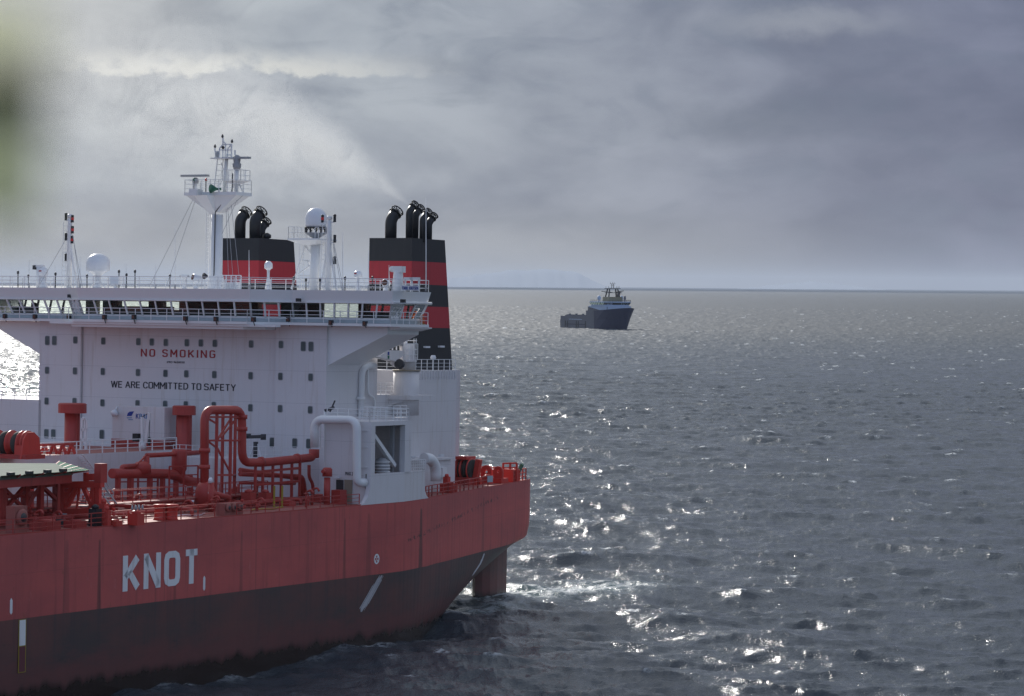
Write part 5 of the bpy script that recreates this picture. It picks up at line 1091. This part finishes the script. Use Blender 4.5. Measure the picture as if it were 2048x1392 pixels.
for i in range(nb_):
    a, b__, A_, B_ = Vector(base[i]), Vector(base[(i + 1) % nb_]), Vector(big[i]), Vector(big[(i + 1) % nb_]); cnt = max(2, int((b__ - a).length / 2.4))
    for j in range(cnt): p, P_ = a.lerp(b__, j / cnt), A_.lerp(B_, j / cnt); f.bar((p.x, p.y, 17.4), (P_.x, P_.y, 19.0), .25, 'dark_metal')
    MB().raw([(a.x, a.y, 17.4), (b__.x, b__.y, 17.4), (B_.x, B_.y, 19.0), (A_.x, A_.y, 19.0)], [(0, 1, 2, 3)], 'clear_glass').build('window_pane', wheel, flip=False)
f.box((-6, -5.5, 17.4), (2, -1.5, 19.0), 'dark_metal'); f.box((-10, 1, 17.4), (-2, 6, 19.0), 'dark_metal'); f.box((-6, -1.5, 17.4), (2, 1, 18.0), 'dark_metal'); bld(f, 'window_frame', wheel)
f = MB(); f.rail([(-16, -11.4, 19.7), (2.6, -11.4, 19.7), (9.6, -7, 19.7), (11.8, 0, 19.7), (9.6, 7, 19.7), (2.6, 11.4, 19.7), (-16, 11.4, 19.7)], 'grey_blue_paint', step=3, h=1.1, r=.06); bld(f, 'railing', wheel)
f = MB(); f.box((-8, -5.6, 19.7), (1, 5.6, 23.0), 'tan_paint')
for sx_ in (-6, -1):
    for sg in (1, -1): f.bar((sx_, sg * 4.4, 23.0), (-3.5 + (sx_ + 3.5) * .6, sg * 3.2, 29.0), .7, 'dark_metal')
f.box((-6, -5.0, 25.8), (-1, 6.6, 26.2), 'dark_metal'); f.bar((-3.5, -9, 27.0), (-3.5, 0, 26.2), .4, 'dark_metal'); f.bar((-3.5, 9, 27.4), (-3.5, 2, 26.2), .5, 'dark_metal'); f.box((-5.5, -5.6, 28.8), (-1.5, 5.6, 29.2), 'dark_metal')
for yy in (-5.4, -3.5, 3.2, 4.5, 5.4): f.bar((-3.5, yy, 29.2), (-3.5, yy, 30.8), .14, 'dark_metal')
for yy in (-.6, .6): f.bar((-3.5, yy * 1.4, 29.2), (-3.5, yy, 32.4), .3, 'dark_metal')
f.box((-4, -2, 32.2), (-3, 2, 32.5), 'dark_metal')
for yy in (-1.8, 0, 1.2): f.bar((-3.5, yy, 32.5), (-3.5, yy, 33.8), .14, 'dark_metal')
f.bar((-3.5, -1.6, 31.0), (-3.5, 1.6, 31.0), .2, 'dark_metal'); bld(f, 'mast')
f = MB(); f.bar((-10, 6.0, 20.2), (-10, 9.0, 27.0), 1.9, 'dark_metal'); f.bar((-10, 7.0, 20.2), (-10, 9.6, 25.6), .8, 'red_paint'); bld(f, 'funnel')
for (x, y, r_) in ((-6, -9.6, 1.35), (-10, 11.0, 1.3), (-2, 9.3, .8)):
    f = MB(); f.lathe((x, y, 19.7), [(.35, 0), (.35, 1.2), (r_ * .8, 1.3), (r_, 2.0), (r_, 3.0), (r_ * .75, 3.8), (.1, 4.3)], 'grey_blue_paint' if r_ < 1 else 'pale_blue_paint', 14); bld(f, 'satellite_dome')

# ================================================================ far hills, faint on the horizon
hm = MB(); rng = np.random.default_rng(5)
m, q, b = principled('far_rock', (0.36, 0.40, 0.46), 1.0, 0, 0.0)
def hill_range(px0, px1, dist, prof, depth):
    N_ = 60; vs = []; fs = []
    for i in range(N_ + 1):
        u = i / N_; x = (px0 + (px1 - px0) * u - 1024) / FPX * dist; h = float(np.interp(u, [p[0] for p in prof], [p[1] for p in prof])) / FPX * dist
        h = max(0, h + (rng.normal() * .6 + math.sin(u * 40) * .8) / FPX * dist * min(1, h / 60))
        for (dy, f) in ((-depth, 0), (-depth * .4, .55 + .2 * rng.random()), (0, 1), (depth, 0)): vs.append((x, dist + dy, h * f - 2))
    for i in range(N_):
        for j in range(3): fs.append((i * 4 + j, i * 4 + 4 + j, i * 4 + 5 + j, i * 4 + 1 + j))
    hm.raw(vs, fs, 'far_rock', True)
hill_range(820, 1215, 47000, [(0, 4), (.25, 20), (.5, 33), (.72, 37), (.84, 31), (.92, 16), (1, 0)], 2500)
hill_range(1480, 1760, 56000, [(0, 0), (.25, 8), (.5, 16), (.7, 10), (1, 0)], 2500)
hills = hm.build('hills', flip=False, normals=True); hills['kind'] = 'structure'

# ================================================================ the sea
def spectrum(N, size, wind, wdir, seed, kmin=0.0, kmax=1e9, spread=2.0):
    r = np.random.default_rng(seed); kk = 2 * PI * np.fft.fftfreq(N, size / N); kx, ky = np.meshgrid(kk, kk, indexing='ij'); K = np.hypot(kx, ky); K[0, 0] = 1
    Lw = wind ** 2 / 9.81; cosf = (kx * wdir[0] + ky * wdir[1]) / K
    P = np.exp(-1 / (K * Lw) ** 2) / K ** 3.7 * (np.abs(cosf) ** spread * .9 + .10) * np.where(cosf < 0, .35, 1)
    P[(K < kmin) | (K > kmax)] = 0; P[0, 0] = 0
    A = (r.normal(size=(N, N)) + 1j * r.normal(size=(N, N))) * np.sqrt(P)
    h = np.fft.ifft2(A); dx = np.fft.ifft2(-1j * kx / K * A); dy = np.fft.ifft2(-1j * ky / K * A)
    s_ = h.real.std(); return h.real / s_, -dx.real / s_, -dy.real / s_
def sample(T, size, x, y):
    N = T.shape[0]; u = (x / size * N) % N; v = (y / size * N) % N; i, j = np.floor(u).astype(int) % N, np.floor(v).astype(int) % N; fu, fv = u - np.floor(u), v - np.floor(v); i2, j2 = (i + 1) % N, (j + 1) % N
    return T[i, j] * (1 - fu) * (1 - fv) + T[i2, j] * fu * (1 - fv) + T[i, j2] * (1 - fu) * fv + T[i2, j2] * fu * fv
WD = np.array([-0.42, -0.91])
A1 = spectrum(1024, 420.0, 6.4, WD, 11, 0.0, 2.2); A2 = spectrum(512, 61.0, 5.0, np.array([-.25, -.97]), 5, 1.2, 18.0, 1.0)
r_ = [20, 60, 110, 150]; r = 170.0
while r < 4200:
    r_.append(r); r += max(.40, min(1.3, r * r / (HCAM * FPX) * 2.0 * .9)) if r < 900 else min(60, 1.3 + (r - 900) * .0075)
while r < 76000: r_.append(r); r *= 1.10
r_.append(78000.0); rr_ = np.array(r_)
d_ = [0.0]; th_ = math.radians(.021); a_ = 0.0
while a_ < math.radians(12.2): a_ += th_; d_.append(a_)
while a_ < PI: th_ *= 1.16; a_ += min(th_, .12); d_.append(min(a_, PI))
ang = np.array([-v for v in d_[:0:-1]] + d_); 
RR, AA = np.meshgrid(rr_, ang, indexing='ij'); SX, SY = RR * np.sin(AA), RR * np.cos(AA)
dr = np.gradient(rr_)[:, None]; fade = np.clip((math.radians(22) - np.abs(AA)) / math.radians(6), 0, 1)
w1 = 0.29 * np.clip(30 / dr, 0, 1) * fade; w2 = 0.080 * np.clip((16.0 - dr) / 13.0, 0, 1) * fade
gust = .55 + .8 * (0.5 + .5 * np.sin(SX / 61 + 1.3 * np.sin(SY / 83)) * np.sin(SY / 97 + .7 * np.sin(SX / 45)))
h1, x1_, y1_ = (sample(T, 420.0, SX, SY) for T in A1); h2, x2_, y2_ = (sample(T, 61.0, SX, SY) for T in A2)
w2 = w2 * gust
# lee of the tanker and churned water at the stern, in ship coordinates
ux, uy = math.sin(TH), math.cos(TH)
SL = (SX - SHIP_LOC[0]) * ux + (SY - SHIP_LOC[1]) * uy; SYs = (SX - SHIP_LOC[0]) * uy - (SY - SHIP_LOC[1]) * ux
HZ = w1 * h1 + w2 * h2
PX, PY = SX + .9 * (w1 * x1_ + w2 * x2_), SY + .9 * (w1 * y1_ + w2 * y2_)
gx, gy = np.gradient(A1[1], 420.0 / 1024, axis=0), np.gradient(A1[2], 420.0 / 1024, axis=1); J = sample(1 + .30 * (gx + gy), 420.0, SX, SY)
foam0 = np.clip((np.quantile(J, .006) - J) / .12 + .25, 0, 1) * (J < np.quantile(J, .008)) * (w1 > .1)
wake = np.exp(-((SL - 36) / 7.0) ** 2 - ((SYs - 14) / 4.5) ** 2) + .9 * np.exp(-((SL - 46) / 8.0) ** 2 - ((SYs - 18) / 6.0) ** 2) + .6 * np.exp(-((SL - 24) / 6.0) ** 2 - ((SYs - 19) / 2.5) ** 2)
along = np.exp(-((SYs - 25.3) / .9) ** 2) * (SL < 6) * (SL > -90) * .55
chop = np.broadcast_to(np.clip((dr - 1.6) / 9.0, 0, 1), RR.shape); wake = np.clip(wake * 1.3, 0, 1); cloud_shade = np.clip((RR - 17000) / 4500, 0, 1)  # last mask: cloud shadow painted on the sea towards the horizon
ox, oy = (1229 - 1024) / FPX * ZV, ZV; dxs, dys = SX - ox, SY - oy; lf = np.clip(dxs * fwd[0] + dys * fwd[1], -66, 18); dist_o = np.hypot(dxs - lf * fwd[0], dys - lf * fwd[1])
foam0 = np.maximum(foam0, np.exp(-((dist_o - 11.5) / 5.0) ** 2) * .6 * (np.random.default_rng(8).random(RR.shape) > .45)); foam = np.maximum(foam0, along * (.5 + .5 * np.sin(SL * .45 + 2 * np.sin(SL * .21)))); nr, na = RR.shape; V = np.stack([PX, PY, HZ], -1).reshape(-1, 3)
I = np.arange(nr * na).reshape(nr, na); Qd = np.stack([I[:-1, :-1], I[:-1, 1:], I[1:, 1:], I[1:, :-1]], -1).reshape(-1, 4)[:, ::-1]
me = bpy.data.meshes.new('sea'); me.vertices.add(len(V)); me.vertices.foreach_set('co', V.astype(np.float32).ravel()); me.loops.add(Qd.size); me.loops.foreach_set('vertex_index', Qd.astype(np.int32).ravel()); me.polygons.add(len(Qd)); me.polygons.foreach_set('loop_start', np.arange(0, Qd.size, 4, dtype=np.int32)); me.polygons.foreach_set('loop_total', np.full(len(Qd), 4, dtype=np.int32)); me.polygons.foreach_set('use_smooth', np.ones(len(Qd), dtype=bool))
for nm, arr in (('foam', foam), ('wake', wake), ('cloud_shade', cloud_shade), ('chop', chop)):
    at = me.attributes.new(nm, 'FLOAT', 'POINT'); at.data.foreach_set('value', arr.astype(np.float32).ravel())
me.update(calc_edges=True); me.validate()
sea = bpy.data.objects.new('sea', me); COL.objects.link(sea); sea['kind'] = 'structure'
m, q, b = principled('sea_water', (0.012, 0.022, 0.03), 0.09, 0, 0.5)
b.inputs['IOR'].default_value = 1.333
oc = q.n('ShaderNodeTexCoord').outputs['Object']; s = q.n('ShaderNodeSeparateXYZ', {0: oc})
at = lambda nme: q.n('ShaderNodeAttribute', attribute_name=nme).outputs['Fac']
fo, wa, shd, ch_ = at('foam'), at('wake'), at('cloud_shade'), at('chop')
f1 = q.noise(oc, 1.6, 5, .65); f2 = q.noise(oc, .7, 6, .7, .8)
fm_ = q.m('MULTIPLY', fo, q.ss(f1, .38, .6)); wf = q.m('MULTIPLY', q.m('MULTIPLY', wa, q.ss(f2, .43, .56)), .75)
fm_ = q.m('MAXIMUM', fm_, wf)
base = q.mix(q.m('MULTIPLY', wa, .8), (0.040, 0.053, 0.067), (0.06, 0.12, 0.118)); base = q.mix(shd, base, (0.03, 0.042, 0.06)); base = q.mix(fm_, base, (.62, .66, .68))  # far water darkened in its colour as if under cloud shadow
q.t.links.new(base, b.inputs['Base Color'])
q.t.links.new(q.m('MAXIMUM', q.m('MULTIPLY', fm_, .8), q.m('ADD', .15, q.m('MULTIPLY', ch_, .44))), b.inputs['Roughness'])
q.t.links.new(q.m('MULTIPLY', q.m('SUBTRACT', 1.0, shd), .5), b.inputs['Specular IOR Level'])  # painted cloud shadow also takes the sheen off the far water
ba = q.noise(q.xyz(q.m('MULTIPLY', s.outputs[0], .8), s.outputs[1], 0.0), 1.1, 4, .6, .5); bb_ = q.noise(oc, 6.5, 3, .6)
hgt = q.m('ADD', ba, q.m('MULTIPLY', bb_, .5))
bp = q.n('ShaderNodeBump', {'Strength': 1.0, 'Distance': .13, 'Height': hgt}); q.t.links.new(bp.outputs[0], b.inputs['Normal'])
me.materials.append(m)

# ================================================================ exhaust smoke drifting off the near funnel
sm = MB(); P = [(822, 412, 5, 24), (800, 392, 16, 23), (765, 362, 30, 21), (715, 325, 48, 19), (650, 290, 70, 16), (560, 258, 95, 12), (450, 225, 125, 8), (330, 200, 150, 4), (210, 180, 165, 0), (90, 170, 175, -4)]
vs = []; NS = 20
for x, y, rp, L in P:
    c = np.array(pL(x, y, L)); r2 = rp * (1.25 + min(.7, max(0, 830 - x) / 250)) / FPX * 270
    for j in range(NS):
        a = 2 * PI * j / NS; vs.append((c[0] + .0 * r2 + r2 * .55 * math.cos(a) * .5, c[1] + r2 * .6 * math.cos(a), c[2] + r2 * math.sin(a)))
fs = [(i * NS + j, i * NS + (j + 1) % NS, (i + 1) * NS + (j + 1) % NS, (i + 1) * NS + j) for i in range(len(P) - 1) for j in range(NS)] + [list(range(NS))[::-1], [(len(P) - 1) * NS + j for j in range(NS)]]
MATS['smoke'] = bpy.data.materials.new('smoke'); m = MATS['smoke']; m.use_nodes = True; m.node_tree.nodes.clear(); q = NT(m.node_tree)
oc = q.n('ShaderNodeTexCoord').outputs['Object']; sx = q.n('ShaderNodeSeparateXYZ', {0: oc})
dn = q.noise(oc, .22, 5, .6, 1.2)
ax_ = [pL(x, y, L) for x, y, rp, L in P]; yy_ = np.array([-a[1] for a in ax_]); z_c = np.polyfit(yy_, [a[2] for a in ax_], 4); r_c = np.polyfit(yy_, [p[2] * (1.25 + min(.7, max(0, 830 - p[0]) / 250)) / FPX * 270 for p in P], 3)
def poly(cf_):
    acc = float(cf_[0])
    for c_i in cf_[1:]: acc = q.m('ADD', q.m('MULTIPLY', acc, sx.outputs[1]), float(c_i))
    return acc
off = q.m('DIVIDE', q.m('ABSOLUTE', q.m('SUBTRACT', sx.outputs[2], poly(z_c))), q.m('MAXIMUM', poly(r_c), .15))
soft = q.ss(q.m('ADD', off, q.m('MULTIPLY', q.m('SUBTRACT', dn, .5), 1.7)), .85, .0)
thin = q.ss(sx.outputs[1], 14.0, -13.0)      # thins out as it drifts away from the funnel
dens = q.m('MULTIPLY', q.m('MULTIPLY', soft, q.ss(dn, .30, .62)), q.m('ADD', .045, q.m('MULTIPLY', thin, .15)))
vp = q.n('ShaderNodeVolumePrincipled', {'Color': (.92, .94, .95, 1), 'Density': dens, 'Anisotropy': .35}); q.n('ShaderNodeOutputMaterial', {1: vp.outputs[0]})
sm.raw(vs, fs, 'smoke', True); smoke = sm.build('smoke'); smoke.location = tuple(SHIP_LOC); smoke.rotation_euler = (0, TRIM, ph); smoke['kind'] = 'stuff'; smoke['label'] = 'thin pale exhaust smoke drifting left from the nearer funnel'; smoke['category'] = 'smoke'

# ================================================================ the air over the sea
m = bpy.data.materials.new('haze'); m.use_nodes = True; m.node_tree.nodes.clear(); q = NT(m.node_tree)
vp = q.n('ShaderNodeVolumePrincipled', {'Color': (.70, .79, .93, 1), 'Density': 2.3e-5, 'Anisotropy': 0.0}); q.n('ShaderNodeOutputMaterial', {1: vp.outputs[0]}); MATS['haze'] = m
hzb = MB().box((-80000, -80000, -4.0), (80000, 80000, 330), 'haze').build('haze', flip=False); hzb['kind'] = 'stuff'

# ================================================================ an unidentified green blur by the lens, given an invented lantern form
blur_obj = thing('blurred_green_object', 'badly blurred green object with a dark middle, lantern form invented, close to the camera', 'lantern')
def near(x, y, d): v = Fw + (x - 1024) / FPX * RV - (y - 696) / FPX * UV; return np.array([0, 0, HCAM]) + v * d
for nm, cc in (('green_blur', (.62, .66, .46)), ('pale_blur', (.90, .90, .74))):
    m = bpy.data.materials.new(nm); m.use_nodes = True; m.node_tree.nodes.clear(); q = NT(m.node_tree); MATS[nm] = m
    mx = q.n('ShaderNodeMixShader', {0: .7, 1: q.n('ShaderNodeBsdfDiffuse', {0: cc + (1,)}).outputs[0], 2: q.n('ShaderNodeBsdfTranslucent', {0: cc + (1,)}).outputs[0]}); q.n('ShaderNodeOutputMaterial', {0: mx.outputs[0]})
c0 = near(4, 195, .8); mm = .8 / FPX * 1.75
for nm, prof, mt in (('lens', [(30 * mm, -150 * mm), (40 * mm, -120 * mm), (42 * mm, -25 * mm), (36 * mm, -20 * mm)], 'green_blur'), ('lens', [(36 * mm, 22 * mm), (44 * mm, 30 * mm), (52 * mm, 60 * mm), (46 * mm, 105 * mm), (20 * mm, 118 * mm)], 'pale_blur'), ('body', [(38 * mm, -20 * mm), (58 * mm, -24 * mm), (58 * mm, 24 * mm), (38 * mm, 20 * mm)], 'black_paint')):
    MB().lathe(c0, prof, mt, 24).build(nm, blur_obj, flip=False)  # lens and body are invented parts of the blurred green object
MB().tube([c0, c0 + np.array([-.09, .01, 0]), c0 + np.array([-.09, .01, -1.6])], .006, 'grey_metal', 8).build('invented_bracket', blur_obj, flip=False)
cam_d.dof.use_dof = True; cam_d.dof.focus_distance = 290.0; cam_d.dof.aperture_fstop = 4.0; cam_d.dof.aperture_blades = 9
